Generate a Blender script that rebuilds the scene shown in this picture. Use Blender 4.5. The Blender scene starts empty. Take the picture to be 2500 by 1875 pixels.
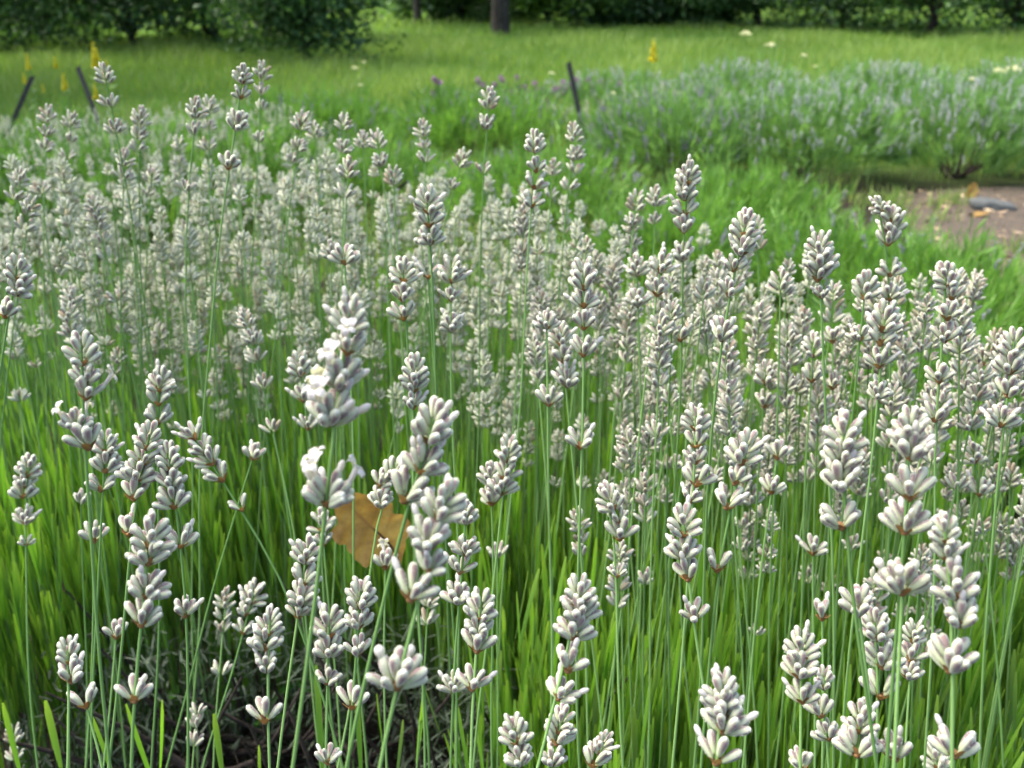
import bpy, math, random
import numpy as np
from mathutils import Vector, Matrix

R = math.radians
rng = np.random.default_rng(7)
random.seed(7)
scene = bpy.context.scene
col = scene.collection

# ------------------------------------------------------------------ camera, sky, sun, exposure
CAM_H, PITCH, FPX = 0.95, R(21.0), 2401.0
cam_d = bpy.data.cameras.new("camera")
cam_d.sensor_width = 36.0
cam_d.lens = 36.0 * FPX / 2500.0
cam_d.clip_start, cam_d.clip_end = 0.02, 1500.0
cam_d.dof.use_dof = True
cam_d.dof.focus_distance = 0.58
cam_d.dof.aperture_fstop = 12.0
cam = bpy.data.objects.new("camera", cam_d)
cam.location = (0, 0, CAM_H)
cam.rotation_euler = (math.pi / 2 - PITCH, 0, 0)
col.objects.link(cam)
scene.camera = cam

SUN_EL, SUN_AZ = R(62), R(-75)          # azimuth measured from +Y towards +X
world = bpy.data.worlds.new("World")
scene.world = world
world.use_nodes = True
wn = world.node_tree.nodes
bg = wn["Background"]
sky = wn.new("ShaderNodeTexSky")
sky.sky_type = 'NISHITA'
sky.sun_disc = False
sky.sun_elevation = SUN_EL
sky.sun_rotation = SUN_AZ
sky.air_density, sky.dust_density, sky.ozone_density = 1.0, 5.0, 0.6
world.node_tree.links.new(sky.outputs[0], bg.inputs[0])
bg.inputs[1].default_value = 0.15
sun_d = bpy.data.lights.new("sun", 'SUN')
sun_d.energy = 1.3
sun_d.angle = R(50)
sun_d.color = (1.0, 0.97, 0.92)
sun = bpy.data.objects.new("sun", sun_d)
sv = Vector((math.sin(SUN_AZ) * math.cos(SUN_EL), math.cos(SUN_AZ) * math.cos(SUN_EL), math.sin(SUN_EL)))
sun.rotation_euler = sv.to_track_quat('Z', 'Y').to_euler()
sun.location = sv * 30
col.objects.link(sun)
vs = scene.view_settings
vs.view_transform, vs.look, vs.gamma, vs.exposure = 'Standard', 'None', 1.0, 2.08
scene.cycles.use_denoising = True
scene.cycles.max_bounces = 7
scene.cycles.transparent_max_bounces = 8

# ------------------------------------------------------------------ picture geometry -> world
CP, SP = math.cos(PITCH), math.sin(PITCH)
def ray(px, py):
    u, v = (px - 1250.0) / FPX, -(py - 937.5) / FPX
    return np.array([u, CP + v * SP, -SP + v * CP])        # axial depth 1
def at_depth(px, py, d):
    return np.array([0, 0, CAM_H]) + ray(px, py) * d
def lean_hit(px, py, p0, m):
    """point of the pixel's ray on the leaning plane y = y0 + m*(z0-z)"""
    r = ray(px, py)
    t = (p0[1] + m * (p0[2] - CAM_H)) / (r[1] + m * r[2])
    return np.array([0, 0, CAM_H]) + r * t
def gz(x, y):
    """height of the ground: level by the beds, rising slowly over the meadow"""
    s = np.clip((np.asarray(y, float) - 7.0) / 30.0, 0, 1)
    return 0.75 * s * s * (3 - 2 * s)
def ground_hit(px, py):
    r = ray(px, py); z = 0.0
    for _ in range(30):
        t = (z - CAM_H) / r[2] if r[2] < -1e-4 else 60.0
        p = r * t; z = 0.5 * z + 0.5 * float(gz(p[0], p[1]))
    return np.array([p[0], p[1], float(gz(p[0], p[1]))])

# ------------------------------------------------------------------ materials
def new_mat(name):
    m = bpy.data.materials.new(name); m.use_nodes = True
    nt = m.node_tree; nt.nodes.clear()
    out = nt.nodes.new("ShaderNodeOutputMaterial")
    return m, nt, out
def ramp(nt, stops, interp='LINEAR'):
    r = nt.nodes.new("ShaderNodeValToRGB"); r.color_ramp.interpolation = interp
    e = r.color_ramp.elements
    while len(e) < len(stops): e.new(0.5)
    for el, (p, c) in zip(e, stops):
        el.position = p; el.color = (*c, 1)
    return r
def attr(nt):
    a = nt.nodes.new("ShaderNodeAttribute"); a.attribute_name = "tone"
    s = nt.nodes.new("ShaderNodeSeparateColor"); nt.links.new(a.outputs["Color"], s.inputs[0])
    return s
def noise(nt, scale, detail=4, rough=0.55, coord='Object'):
    tc = nt.nodes.new("ShaderNodeTexCoord"); n = nt.nodes.new("ShaderNodeTexNoise")
    n.inputs["Scale"].default_value = scale; n.inputs["Detail"].default_value = detail; n.inputs["Roughness"].default_value = rough
    nt.links.new(tc.outputs[coord], n.inputs["Vector"])
    return n
def mixc(nt, fac, a, b, mode='MIX'):
    m = nt.nodes.new("ShaderNodeMix"); m.data_type = 'RGBA'; m.blend_type = mode
    for sock, v in ((m.inputs[0], fac), (m.inputs[6], a), (m.inputs[7], b)):
        if hasattr(v, 'type') and hasattr(v, 'links'): nt.links.new(v, sock)
        elif isinstance(v, (int, float)): sock.default_value = v
        else: sock.default_value = (*v, 1)
    return m.outputs[2]
def math_n(nt, op, a, b=None):
    m = nt.nodes.new("ShaderNodeMath"); m.operation = op
    for sock, v in ((m.inputs[0], a), (m.inputs[1], b)):
        if v is None: continue
        if hasattr(v, 'links'): nt.links.new(v, sock)
        else: sock.default_value = v
    return m.outputs[0]

def leaf_mat(name, stops, transl=0.35, rough=0.55, tip=None, spec=0.35):
    """stops over the per-leaf random value; optional colour of the blade's tip"""
    m, nt, out = new_mat(name)
    s = attr(nt)
    c = ramp(nt, stops); nt.links.new(s.outputs[0], c.inputs[0])
    cc = c.outputs[0]
    if tip:
        f = math_n(nt, 'POWER', s.outputs[1], 3.0)
        cc = mixc(nt, math_n(nt, 'MULTIPLY', f, 0.6), cc, tip)
    n = noise(nt, 60, 3)
    cc = mixc(nt, 0.35, cc, mixc(nt, n.outputs[0], (0.6, 0.6, 0.6), (1.35, 1.35, 1.3)), 'MULTIPLY')
    p = nt.nodes.new("ShaderNodeBsdfPrincipled")
    nt.links.new(cc, p.inputs["Base Color"]); p.inputs["Roughness"].default_value = rough
    p.inputs["Specular IOR Level"].default_value = spec
    if transl:
        t = nt.nodes.new("ShaderNodeBsdfTranslucent")
        nt.links.new(mixc(nt, 1.0, cc, (1.15, 1.2, 0.6), 'MULTIPLY'), t.inputs[0])
        mx = nt.nodes.new("ShaderNodeMixShader"); mx.inputs[0].default_value = transl
        nt.links.new(p.outputs[0], mx.inputs[1]); nt.links.new(t.outputs[0], mx.inputs[2])
        nt.links.new(mx.outputs[0], out.inputs[0])
    else:
        nt.links.new(p.outputs[0], out.inputs[0])
    return m

def bud_mat(name, base, body, purple, tipc, amount, sheen=0.6):
    m, nt, out = new_mat(name)
    s = attr(nt)                                            # r random, g along the bud, b towards the stem
    c = ramp(nt, [(0.0, base), (0.10, tuple(b * k for b, k in zip(body, (.80, .90, .62)))), (0.45, tuple(b * k for b, k in zip(body, (.95, 1.0, .88)))), (0.70, body), (0.93, body), (1.0, tipc)])
    nt.links.new(s.outputs[1], c.inputs[0])
    along = ramp(nt, [(0.12, (0, 0, 0)), (0.45, (.75, .75, .75)), (0.80, (1, 1, 1)), (0.95, (0.15, 0.15, 0.15))])
    nt.links.new(s.outputs[1], along.inputs[0])
    side = ramp(nt, [(0.20, (.05, .05, .05)), (0.75, (1, 1, 1))]); nt.links.new(s.outputs[2], side.inputs[0])
    f = math_n(nt, 'MULTIPLY', along.outputs[0], side.outputs[0])
    n = noise(nt, 900, 2)
    f = math_n(nt, 'MULTIPLY', f, math_n(nt, 'ADD', n.outputs[0], 0.35))
    f = math_n(nt, 'MULTIPLY', f, math_n(nt, 'ADD', math_n(nt, 'MULTIPLY', s.outputs[0], 0.8), amount))
    cc = mixc(nt, f, c.outputs[0], purple)
    cc = mixc(nt, math_n(nt, 'MULTIPLY', s.outputs[0], 0.30), cc, (0.44, 0.46, 0.31))
    spent = ramp(nt, [(0.93, (0, 0, 0)), (0.96, (.55, .55, .55))]); nt.links.new(s.outputs[0], spent.inputs[0])
    cc = mixc(nt, spent.outputs[0], cc, (0.26, 0.17, 0.09))
    p = nt.nodes.new("ShaderNodeBsdfPrincipled")
    nt.links.new(cc, p.inputs["Base Color"])
    p.inputs["Roughness"].default_value = 0.85
    p.inputs["Specular IOR Level"].default_value = 0.15
    p.inputs["Sheen Weight"].default_value = sheen
    p.inputs["Sheen Roughness"].default_value = 0.28
    p.inputs["Sheen Tint"].default_value = (0.95, 1.0, 0.98, 1)
    b = nt.nodes.new("ShaderNodeBump"); b.inputs["Strength"].default_value = 0.35; b.inputs["Distance"].default_value = 0.0004
    n2 = noise(nt, 2600, 2); nt.links.new(n2.outputs[0], b.inputs["Height"]); nt.links.new(b.outputs[0], p.inputs["Normal"])
    t = nt.nodes.new("ShaderNodeBsdfTranslucent"); nt.links.new(cc, t.inputs[0])
    mx = nt.nodes.new("ShaderNodeMixShader"); mx.inputs[0].default_value = 0.18
    nt.links.new(p.outputs[0], mx.inputs[1]); nt.links.new(t.outputs[0], mx.inputs[2])
    nt.links.new(mx.outputs[0], out.inputs[0])
    return m
def plain_mat(name, a, b, scale=40, rough=0.8, bump=0.3, bdist=0.002, detail=5):
    m, nt, out = new_mat(name)
    n = noise(nt, scale, detail)
    c = ramp(nt, [(0.3, a), (0.7, b)]); nt.links.new(n.outputs[0], c.inputs[0])
    p = nt.nodes.new("ShaderNodeBsdfPrincipled"); nt.links.new(c.outputs[0], p.inputs["Base Color"])
    p.inputs["Roughness"].default_value = rough; p.inputs["Specular IOR Level"].default_value = 0.25
    bp = nt.nodes.new("ShaderNodeBump"); bp.inputs["Strength"].default_value = bump; bp.inputs["Distance"].default_value = bdist
    nt.links.new(n.outputs[0], bp.inputs["Height"]); nt.links.new(bp.outputs[0], p.inputs["Normal"])
    nt.links.new(p.outputs[0], out.inputs[0])
    return m

M = {}
M['bud'] = bud_mat("bud_felt", (0.20, 0.20, 0.09), (0.51, 0.545, 0.395), (0.205, 0.12, 0.145), (0.80, 0.79, 0.70), 1.0, 0.6)
M['pbud'] = bud_mat("purple_bud_felt", (0.10, 0.13, 0.10), (0.20, 0.19, 0.28), (0.13, 0.08, 0.22), (0.20, 0.17, 0.34), 0.5, 0.3)
M['hazebud'] = bud_mat("mauve_bud_felt", (0.15, 0.2, 0.13), (0.40, 0.43, 0.46), (0.30, 0.25, 0.40), (0.44, 0.43, 0.50), 0.4, 0.3)
M['stem'] = leaf_mat("stem_green", [(0, (0.075, 0.165, 0.035)), (1, (0.15, 0.27, 0.075))], 0.0, 0.7)
M['leaf'] = leaf_mat("lavender_leaf", [(0, (0.075, 0.15, 0.034)), (0.35, (0.095, 0.23, 0.026)), (0.65, (0.13, 0.30, 0.030)), (1, (0.21, 0.37, 0.06))], 0.5, 0.5, (0.24, 0.36, 0.05))
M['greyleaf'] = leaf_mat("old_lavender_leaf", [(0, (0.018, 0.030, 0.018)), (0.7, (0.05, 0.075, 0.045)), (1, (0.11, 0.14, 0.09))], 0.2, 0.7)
M['mleaf'] = leaf_mat("soft_lavender_leaf", [(0, (0.06, 0.15, 0.025)), (0.6, (0.13, 0.28, 0.045)), (1, (0.20, 0.36, 0.08))], 0.4, 0.6)
M['rleaf'] = leaf_mat("grey_green_lavender_leaf", [(0, (0.07, 0.16, 0.045)), (0.6, (0.14, 0.28, 0.08)), (1, (0.21, 0.36, 0.14))], 0.45, 0.6)
M['grass'] = leaf_mat("meadow_grass", [(0, (0.07, 0.15, 0.025)), (0.55, (0.15, 0.25, 0.05)), (1, (0.29, 0.35, 0.11))], 0.4, 0.6)
M['weed'] = leaf_mat("weed_leaf", [(0, (0.03, 0.10, 0.015)), (1, (0.07, 0.19, 0.025))], 0.3, 0.4)
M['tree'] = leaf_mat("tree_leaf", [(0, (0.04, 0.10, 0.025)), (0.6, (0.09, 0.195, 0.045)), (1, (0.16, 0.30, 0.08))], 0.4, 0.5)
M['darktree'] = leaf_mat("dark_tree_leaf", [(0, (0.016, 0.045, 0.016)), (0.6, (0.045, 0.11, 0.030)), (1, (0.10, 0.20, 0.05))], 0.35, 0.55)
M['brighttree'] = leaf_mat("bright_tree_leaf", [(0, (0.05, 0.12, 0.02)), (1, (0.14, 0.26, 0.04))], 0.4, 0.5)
M['petal'] = leaf_mat("white_petal", [(0, (0.50, 0.47, 0.50)), (1, (0.58, 0.56, 0.58))], 0.4, 0.6, None, 0.2)
M['yellow'] = leaf_mat("yellow_petal", [(0, (0.50, 0.44, 0.02)), (1, (0.70, 0.64, 0.05))], 0.3, 0.6)
M['cream'] = leaf_mat("cream_petal", [(0, (0.62, 0.60, 0.42)), (1, (0.80, 0.78, 0.62))], 0.3, 0.6)
M['mauve'] = leaf_mat("mauve_petal", [(0, (0.16, 0.09, 0.22)), (1, (0.40, 0.25, 0.42))], 0.3, 0.6)
M['bract'] = leaf_mat("dry_bract", [(0, (0.16, 0.075, 0.03)), (1, (0.30, 0.17, 0.06))], 0.2, 0.7)
M['wood'] = plain_mat("old_wood", (0.014, 0.011, 0.009), (0.055, 0.042, 0.033), 90, 0.9, 0.8, 0.003)
M['bark'] = plain_mat("tree_bark", (0.014, 0.012, 0.011), (0.06, 0.052, 0.045), 9, 0.95, 0.9, 0.02)
M['stake'] = plain_mat("stake_metal", (0.008, 0.010, 0.009), (0.022, 0.024, 0.022), 60, 0.85, 0.2, 0.001)
M['stone'] = plain_mat("grey_stone", (0.035, 0.042, 0.040), (0.085, 0.09, 0.085), 30, 0.85, 0.5, 0.005)

def dry_leaf_mat():
    m, nt, out = new_mat("dry_leaf")
    s = attr(nt)
    n = noise(nt, 45, 5, 0.65)
    c = ramp(nt, [(0.30, (0.19, 0.10, 0.02)), (0.52, (0.33, 0.20, 0.04)), (0.75, (0.44, 0.31, 0.085))])
    nt.links.new(n.outputs[0], c.inputs[0])
    cc = mixc(nt, s.outputs[2], c.outputs[0], (0.22, 0.11, 0.035))
    p = nt.nodes.new("ShaderNodeBsdfPrincipled"); nt.links.new(cc, p.inputs["Base Color"]); p.inputs["Roughness"].default_value = 0.6
    t = nt.nodes.new("ShaderNodeBsdfTranslucent"); nt.links.new(cc, t.inputs[0])
    mx = nt.nodes.new("ShaderNodeMixShader"); mx.inputs[0].default_value = 0.3
    nt.links.new(p.outputs[0], mx.inputs[1]); nt.links.new(t.outputs[0], mx.inputs[2]); nt.links.new(mx.outputs[0], out.inputs[0])
    return m
M['dryleaf'] = dry_leaf_mat()

def ground_mat():
    m, nt, out = new_mat("meadow_ground")
    n1 = noise(nt, 0.35, 5, 0.6); n2 = noise(nt, 7, 5, 0.7)
    c = ramp(nt, [(0.35, (0.055, 0.12, 0.016)), (0.55, (0.10, 0.19, 0.025)), (0.72, (0.17, 0.22, 0.045))])
    nt.links.new(n1.outputs[0], c.inputs[0])
    cc = mixc(nt, 0.6, c.outputs[0], mixc(nt, n2.outputs[0], (0.45, 0.45, 0.4), (1.4, 1.4, 1.3)), 'MULTIPLY')
    # bare dark soil in the beds close to the path
    tc = nt.nodes.new("ShaderNodeTexCoord"); sx = nt.nodes.new("ShaderNodeSeparateXYZ"); nt.links.new(tc.outputs['Object'], sx.inputs[0])
    soil = ramp(nt, [(0.3, (0.008, 0.006, 0.005)), (0.7, (0.030, 0.023, 0.016))]); n3 = noise(nt, 40, 6, 0.7); nt.links.new(n3.outputs[0], soil.inputs[0])
    mr = nt.nodes.new("ShaderNodeMapRange"); mr.inputs[1].default_value = 6.0; mr.inputs[2].default_value = 8.0
    yy = math_n(nt, 'ADD', sx.outputs[1], math_n(nt, 'MULTIPLY', n1.outputs[0], 1.2)); nt.links.new(yy, mr.inputs[0])
    cc = mixc(nt, mr.outputs[0], soil.outputs[0], cc)
    p = nt.nodes.new("ShaderNodeBsdfPrincipled"); nt.links.new(cc, p.inputs["Base Color"]); p.inputs["Roughness"].default_value = 0.95
    p.inputs["Specular IOR Level"].default_value = 0.1
    b = nt.nodes.new("ShaderNodeBump"); b.inputs["Strength"].default_value = 0.8; b.inputs["Distance"].default_value = 0.02
    nt.links.new(n3.outputs[0], b.inputs["Height"]); nt.links.new(b.outputs[0], p.inputs["Normal"])
    nt.links.new(p.outputs[0], out.inputs[0])
    return m
def path_mat():
    m, nt, out = new_mat("mulch_path")
    n = noise(nt, 55, 6, 0.75); n2 = noise(nt, 5, 3)
    c = ramp(nt, [(0.38, (0.02, 0.017, 0.014)), (0.47, (0.052, 0.038, 0.023)), (0.57, (0.092, 0.068, 0.040)), (0.70, (0.20, 0.145, 0.078))])
    nt.links.new(n.outputs[0], c.inputs[0])
    cc = mixc(nt, 0.4, c.outputs[0], mixc(nt, n2.outputs[0], (0.6, 0.6, 0.58), (1.25, 1.2, 1.15)), 'MULTIPLY')
    p = nt.nodes.new("ShaderNodeBsdfPrincipled"); nt.links.new(cc, p.inputs["Base Color"]); p.inputs["Roughness"].default_value = 0.95
    b = nt.nodes.new("ShaderNodeBump"); b.inputs["Strength"].default_value = 1.0; b.inputs["Distance"].default_value = 0.012
    nt.links.new(n.outputs[0], b.inputs["Height"]); nt.links.new(b.outputs[0], p.inputs["Normal"])
    nt.links.new(p.outputs[0], out.inputs[0])
    return m
M['ground'] = ground_mat(); M['path'] = path_mat()

# ------------------------------------------------------------------ mesh tools
class Acc:
    """collects many small shapes into one mesh; 'tone' is a per-vertex colour (random, along, side)"""
    def __init__(s): s.v, s.f, s.t, s.n = [], [], [], 0
    def add(s, v, f, t):
        v = np.asarray(v, np.float32).reshape(-1, 3)
        f = np.asarray(f, np.int32)
        s.v.append(v); s.f.append(f + s.n); s.t.append(np.asarray(t, np.float32).reshape(-1, 3)); s.n += len(v)
    def inst(s, tpl, mats, rand=None):
        """tpl = (verts, faces, tone); mats (m,3,4); rand (m,) goes into tone.r"""
        tv, tf, tt = tpl
        mats = np.asarray(mats, np.float32); m = len(mats)
        if m == 0: return
        v = np.einsum('mij,nj->mni', mats[:, :, :3], tv) + mats[:, None, :, 3]
        f = (tf[None] + (np.arange(m) * len(tv))[:, None, None]).reshape(-1, tf.shape[1])
        t = np.repeat(tt[None], m, 0).copy()
        if rand is not None: t[:, :, 0] = np.asarray(rand)[:, None]
        s.add(v, f, t)
    def mesh(s, name, mat, smooth=True):
        me = bpy.data.meshes.new(name)
        v = np.concatenate(s.v); t = np.concatenate(s.t)
        loops = np.concatenate([f.ravel() for f in s.f])
        sizes = np.concatenate([np.full(len(f), f.shape[1], np.int32) for f in s.f])
        me.vertices.add(len(v)); me.vertices.foreach_set("co", v.ravel())
        me.loops.add(len(loops)); me.loops.foreach_set("vertex_index", loops)
        me.polygons.add(len(sizes))
        me.polygons.foreach_set("loop_start", np.concatenate([[0], np.cumsum(sizes)[:-1]]).astype(np.int32))
        me.polygons.foreach_set("use_smooth", np.full(len(sizes), smooth))
        a = me.color_attributes.new("tone", 'FLOAT_COLOR', 'POINT')
        a.data.foreach_set("color", np.concatenate([t, np.ones((len(t), 1), np.float32)], 1).ravel())
        me.materials.append(mat)
        me.update(calc_edges=True)
        return me
    def obj(s, name, mat, parent=None, smooth=True):
        return link(name, s.mesh(name, mat, smooth), parent)

def link(name, me, parent=None, mw=None):
    o = bpy.data.objects.new(name, me); col.objects.link(o)
    if parent is not None: o.parent = parent
    if mw is not None: o.matrix_local = mw
    return o
def empty(name, loc, label=None, cat=None, group=None):
    e = bpy.data.objects.new(name, None); e.empty_display_size = 0.02
    e.location = Vector([float(c) for c in loc]); col.objects.link(e)
    tag(e, label, cat, group)
    return e
def tag(o, label=None, cat=None, group=None, kind=None):
    for k, v in (("label", label), ("category", cat), ("group", group), ("kind", kind)):
        if v: o[k] = v
    return o
def unit(v): return v / np.linalg.norm(v, axis=-1, keepdims=True)
def frames(z, x_hint):
    """rotation matrices whose Z is z and X leans to x_hint; arrays (m,3)"""
    z = unit(np.asarray(z, float)); x = np.asarray(x_hint, float)
    x = x - (x * z).sum(-1, keepdims=True) * z
    ln = np.linalg.norm(x, axis=-1, keepdims=True)
    alt = np.cross(z, np.array([0.3, 1.0, 0.2])); x = np.where(ln < 1e-5, alt, x); x = unit(x)
    y = np.cross(z, x)
    return np.stack([x, y, z], -1)
def mats34(rot, pos, sx, sz):
    """scale x,y by sx and z by sz, rotate, move"""
    sx = np.broadcast_to(np.asarray(sx, float), (len(rot),)); sz = np.broadcast_to(np.asarray(sz, float), (len(rot),))
    s = np.stack([sx, sx, sz], -1)
    m = np.empty((len(rot), 3, 4)); m[:, :, :3] = rot * s[:, None, :]; m[:, :, 3] = pos
    return m
def catmull(pts, sub):
    P = [np.asarray(p, float) for p in pts]
    P = [2 * P[0] - P[1]] + P + [2 * P[-1] - P[-2]]
    out = []
    for i in range(1, len(P) - 2):
        for k in range(sub):
            t = k / sub
            out.append(0.5 * (2 * P[i] + (P[i + 1] - P[i - 1]) * t + (2 * P[i - 1] - 5 * P[i] + 4 * P[i + 1] - P[i + 2]) * t * t + (3 * P[i] - P[i - 1] - 3 * P[i + 1] + P[i + 2]) * t ** 3))
    out.append(P[-2])
    return np.array(out)
def tube(acc, pts, radii, n=6, rand=0.5, cap=True):
    pts = np.asarray(pts, float); k = len(pts)
    radii = np.broadcast_to(np.asarray(radii, float), (k,))
    d = np.gradient(pts, axis=0)
    rot = frames(d, np.tile([[0.83, 0.41, 0.11]], (k, 1)))
    a = np.arange(n) / n * 2 * math.pi
    ring = np.stack([np.cos(a), np.sin(a), np.zeros(n)], -1)
    v = np.einsum('kij,nj->kni', rot, ring) * radii[:, None, None] + pts[:, None]
    i, j = np.meshgrid(np.arange(k - 1), np.arange(n), indexing='ij')
    f = np.stack([i * n + j, i * n + (j + 1) % n, (i + 1) * n + (j + 1) % n, (i + 1) * n + j], -1).reshape(-1, 4)
    t = np.zeros((k, n, 3)); t[..., 0] = rand; t[..., 1] = np.linspace(0, 0.3, k)[:, None]; t[..., 2] = 0.5
    acc.add(v.reshape(-1, 3), f, t)

# templates ---------------------------------------------------------
def lathe_tpl(prof, n, rib=0.0):
    """prof: (z, r) rows; closed at both ends by tiny rings; all quads"""
    prof = np.array(prof); k = len(prof); a = np.arange(n) / n * 2 * math.pi
    rr = prof[:, 1][:, None] * (1 + rib * np.cos(a * n / 2)[None])
    v = np.stack([rr * np.cos(a), rr * np.sin(a), np.repeat(prof[:, 0][:, None], n, 1)], -1).reshape(-1, 3)
    i, j = np.meshgrid(np.arange(k - 1), np.arange(n), indexing='ij')
    f = np.stack([i * n + j, i * n + (j + 1) % n, (i + 1) * n + (j + 1) % n, (i + 1) * n + j], -1).reshape(-1, 4)
    t = np.zeros((k, n, 3)); t[..., 1] = prof[:, 0][:, None]; t[..., 2] = (0.5 + 0.42 * np.cos(2 * a) + 0.08 * np.cos(a))[None]; t[..., 0] = 0.5
    return v, f, t.reshape(-1, 3)
BUD_HI = lathe_tpl([(0, .03), (.08, .085), (.25, .125), (.50, .175), (.72, .19), (.87, .155), (.96, .085), (1.0, .01)], 12, 0.08)
BUD_MID = lathe_tpl([(0, .05), (.25, .15), (.55, .19), (.82, .15), (.95, .08), (1.0, .012)], 7)
BUD_LO = lathe_tpl([(0, .06), (.35, .185), (.72, .18), (1.0, .02)], 5)
BUD_LO[2][:, 2] *= .55
WHITE_TIP = lathe_tpl([(0, .07), (.35, .155), (.65, .165), (.88, .11), (1.0, .01)], 8)
def blade_tpl(k, fold=0.25, curve=0.12, w=(0.55, 1.0, 0.95, 0.75, 0.02)):
    """a narrow leaf along +Z, unit length, half-width 1 in Y, bending to +X"""
    zz = np.linspace(0, 1, k + 1); ww = np.interp(zz, np.linspace(0, 1, len(w)), w)
    v, t = [], []
    for z, h in zip(zz, ww):
        x = curve * z * z
        for sgn in (-1, 0, 1):
            v.append((x * 1.0, sgn * h, z)); t.append((0.5, z, 0.5 + 0.5 * sgn))
    v = np.array(v, float); f = []
    for i in range(k):
        for j in (0, 1):
            a = i * 3 + j; f.append((a, a + 1, a + 4, a + 3))
    return v, np.array(f), np.array(t), fold
def blades(acc, tpl, pos, dirs, hint, length, width, bend, rand):
    """leaves of given length and half-width; 'bend' in units of length"""
    v0, f, t, fold = tpl
    m = len(pos); rot = frames(dirs, hint)
    L = np.broadcast_to(length, (m,)); W = np.broadcast_to(width, (m,)); B = np.broadcast_to(bend, (m,))
    lv = np.empty((m, len(v0), 3))
    lv[:, :, 0] = v0[None, :, 2] ** 2 * (B * L)[:, None] + np.abs(v0[None, :, 1]) * (W * fold)[:, None]
    lv[:, :, 1] = v0[None, :, 1] * W[:, None]
    lv[:, :, 2] = v0[None, :, 2] * (L * (1 - 0.3 * np.abs(B)))[:, None]
    v = np.einsum('mij,mnj->mni', rot, lv) + np.asarray(pos)[:, None]
    ff = (f[None] + (np.arange(m) * len(v0))[:, None, None]).reshape(-1, 4)
    tt = np.repeat(t[None], m, 0).copy(); tt[:, :, 0] = np.asarray(rand)[:, None]
    acc.add(v.reshape(-1, 3), ff, tt.reshape(-1, 3))
LEAF_HI, LEAF_MID = blade_tpl(6, w=(0.5, 0.75, .9, 1, 1, 0.92, 0.4)), blade_tpl(4, w=(0.6, .85, 1, 1, .4))
def flat_blades(acc, pos, dirs, length, width, bend, rand):
    """cheap two-face blades for masses: quad + tip quad"""
    m = len(pos); side = unit(np.cross(dirs, rng.normal(size=(m, 3))))
    out = np.cross(side, dirs)
    L = np.broadcast_to(length, (m,))[:, None]; W = np.broadcast_to(width, (m,))[:, None]; B = np.broadcast_to(bend, (m,))[:, None]
    d = unit(np.asarray(dirs, float)); p = np.asarray(pos)
    mid = p + d * L * .55 + out * B * L * .25; tip = p + d * L * .97 + out * B * L
    v = np.stack([p - side * W * .6, p + side * W * .6, mid - side * W, mid + side * W, tip - side * W * .15, tip + side * W * .15], 1)
    f0 = np.array([[0, 1, 3, 2], [2, 3, 5, 4]])
    f = (f0[None] + (np.arange(m) * 6)[:, None, None]).reshape(-1, 4)
    t = np.zeros((m, 6, 3)); t[:, :, 0] = np.asarray(rand)[:, None]; t[:, :, 1] = np.array([0, 0, .5, .5, 1, 1]); t[:, :, 2] = .5
    acc.add(v.reshape(-1, 3), f, t.reshape(-1, 3))

# ------------------------------------------------------------------ the setting: ground, path
def grid_sheet(name, xs, ys, mat, dz=0.0, kind='structure', rough=0.0):
    X, Y = np.meshgrid(xs, ys, indexing='ij'); Z = gz(X, Y) + dz + rng.normal(size=X.shape) * rough
    nx, ny = X.shape; a = Acc()
    i, j = np.meshgrid(np.arange(nx - 1), np.arange(ny - 1), indexing='ij')
    f = np.stack([i * ny + j, (i + 1) * ny + j, (i + 1) * ny + j + 1, i * ny + j + 1], -1).reshape(-1, 4)
    a.add(np.stack([X, Y, Z], -1), f, np.full((nx * ny, 3), .5))
    o = a.obj(name, mat); o["kind"] = kind
    return o
g = grid_sheet("ground", np.concatenate([np.linspace(-600, -20, 12), np.linspace(-18, 18, 37), np.linspace(20, 600, 12)]),
               np.concatenate([np.linspace(-40, 0, 5), np.linspace(.5, 45, 90), np.linspace(60, 900, 12)]), M['ground'])
tag(g, "green meadow ground rising gently behind the lavender beds", "ground")
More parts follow.
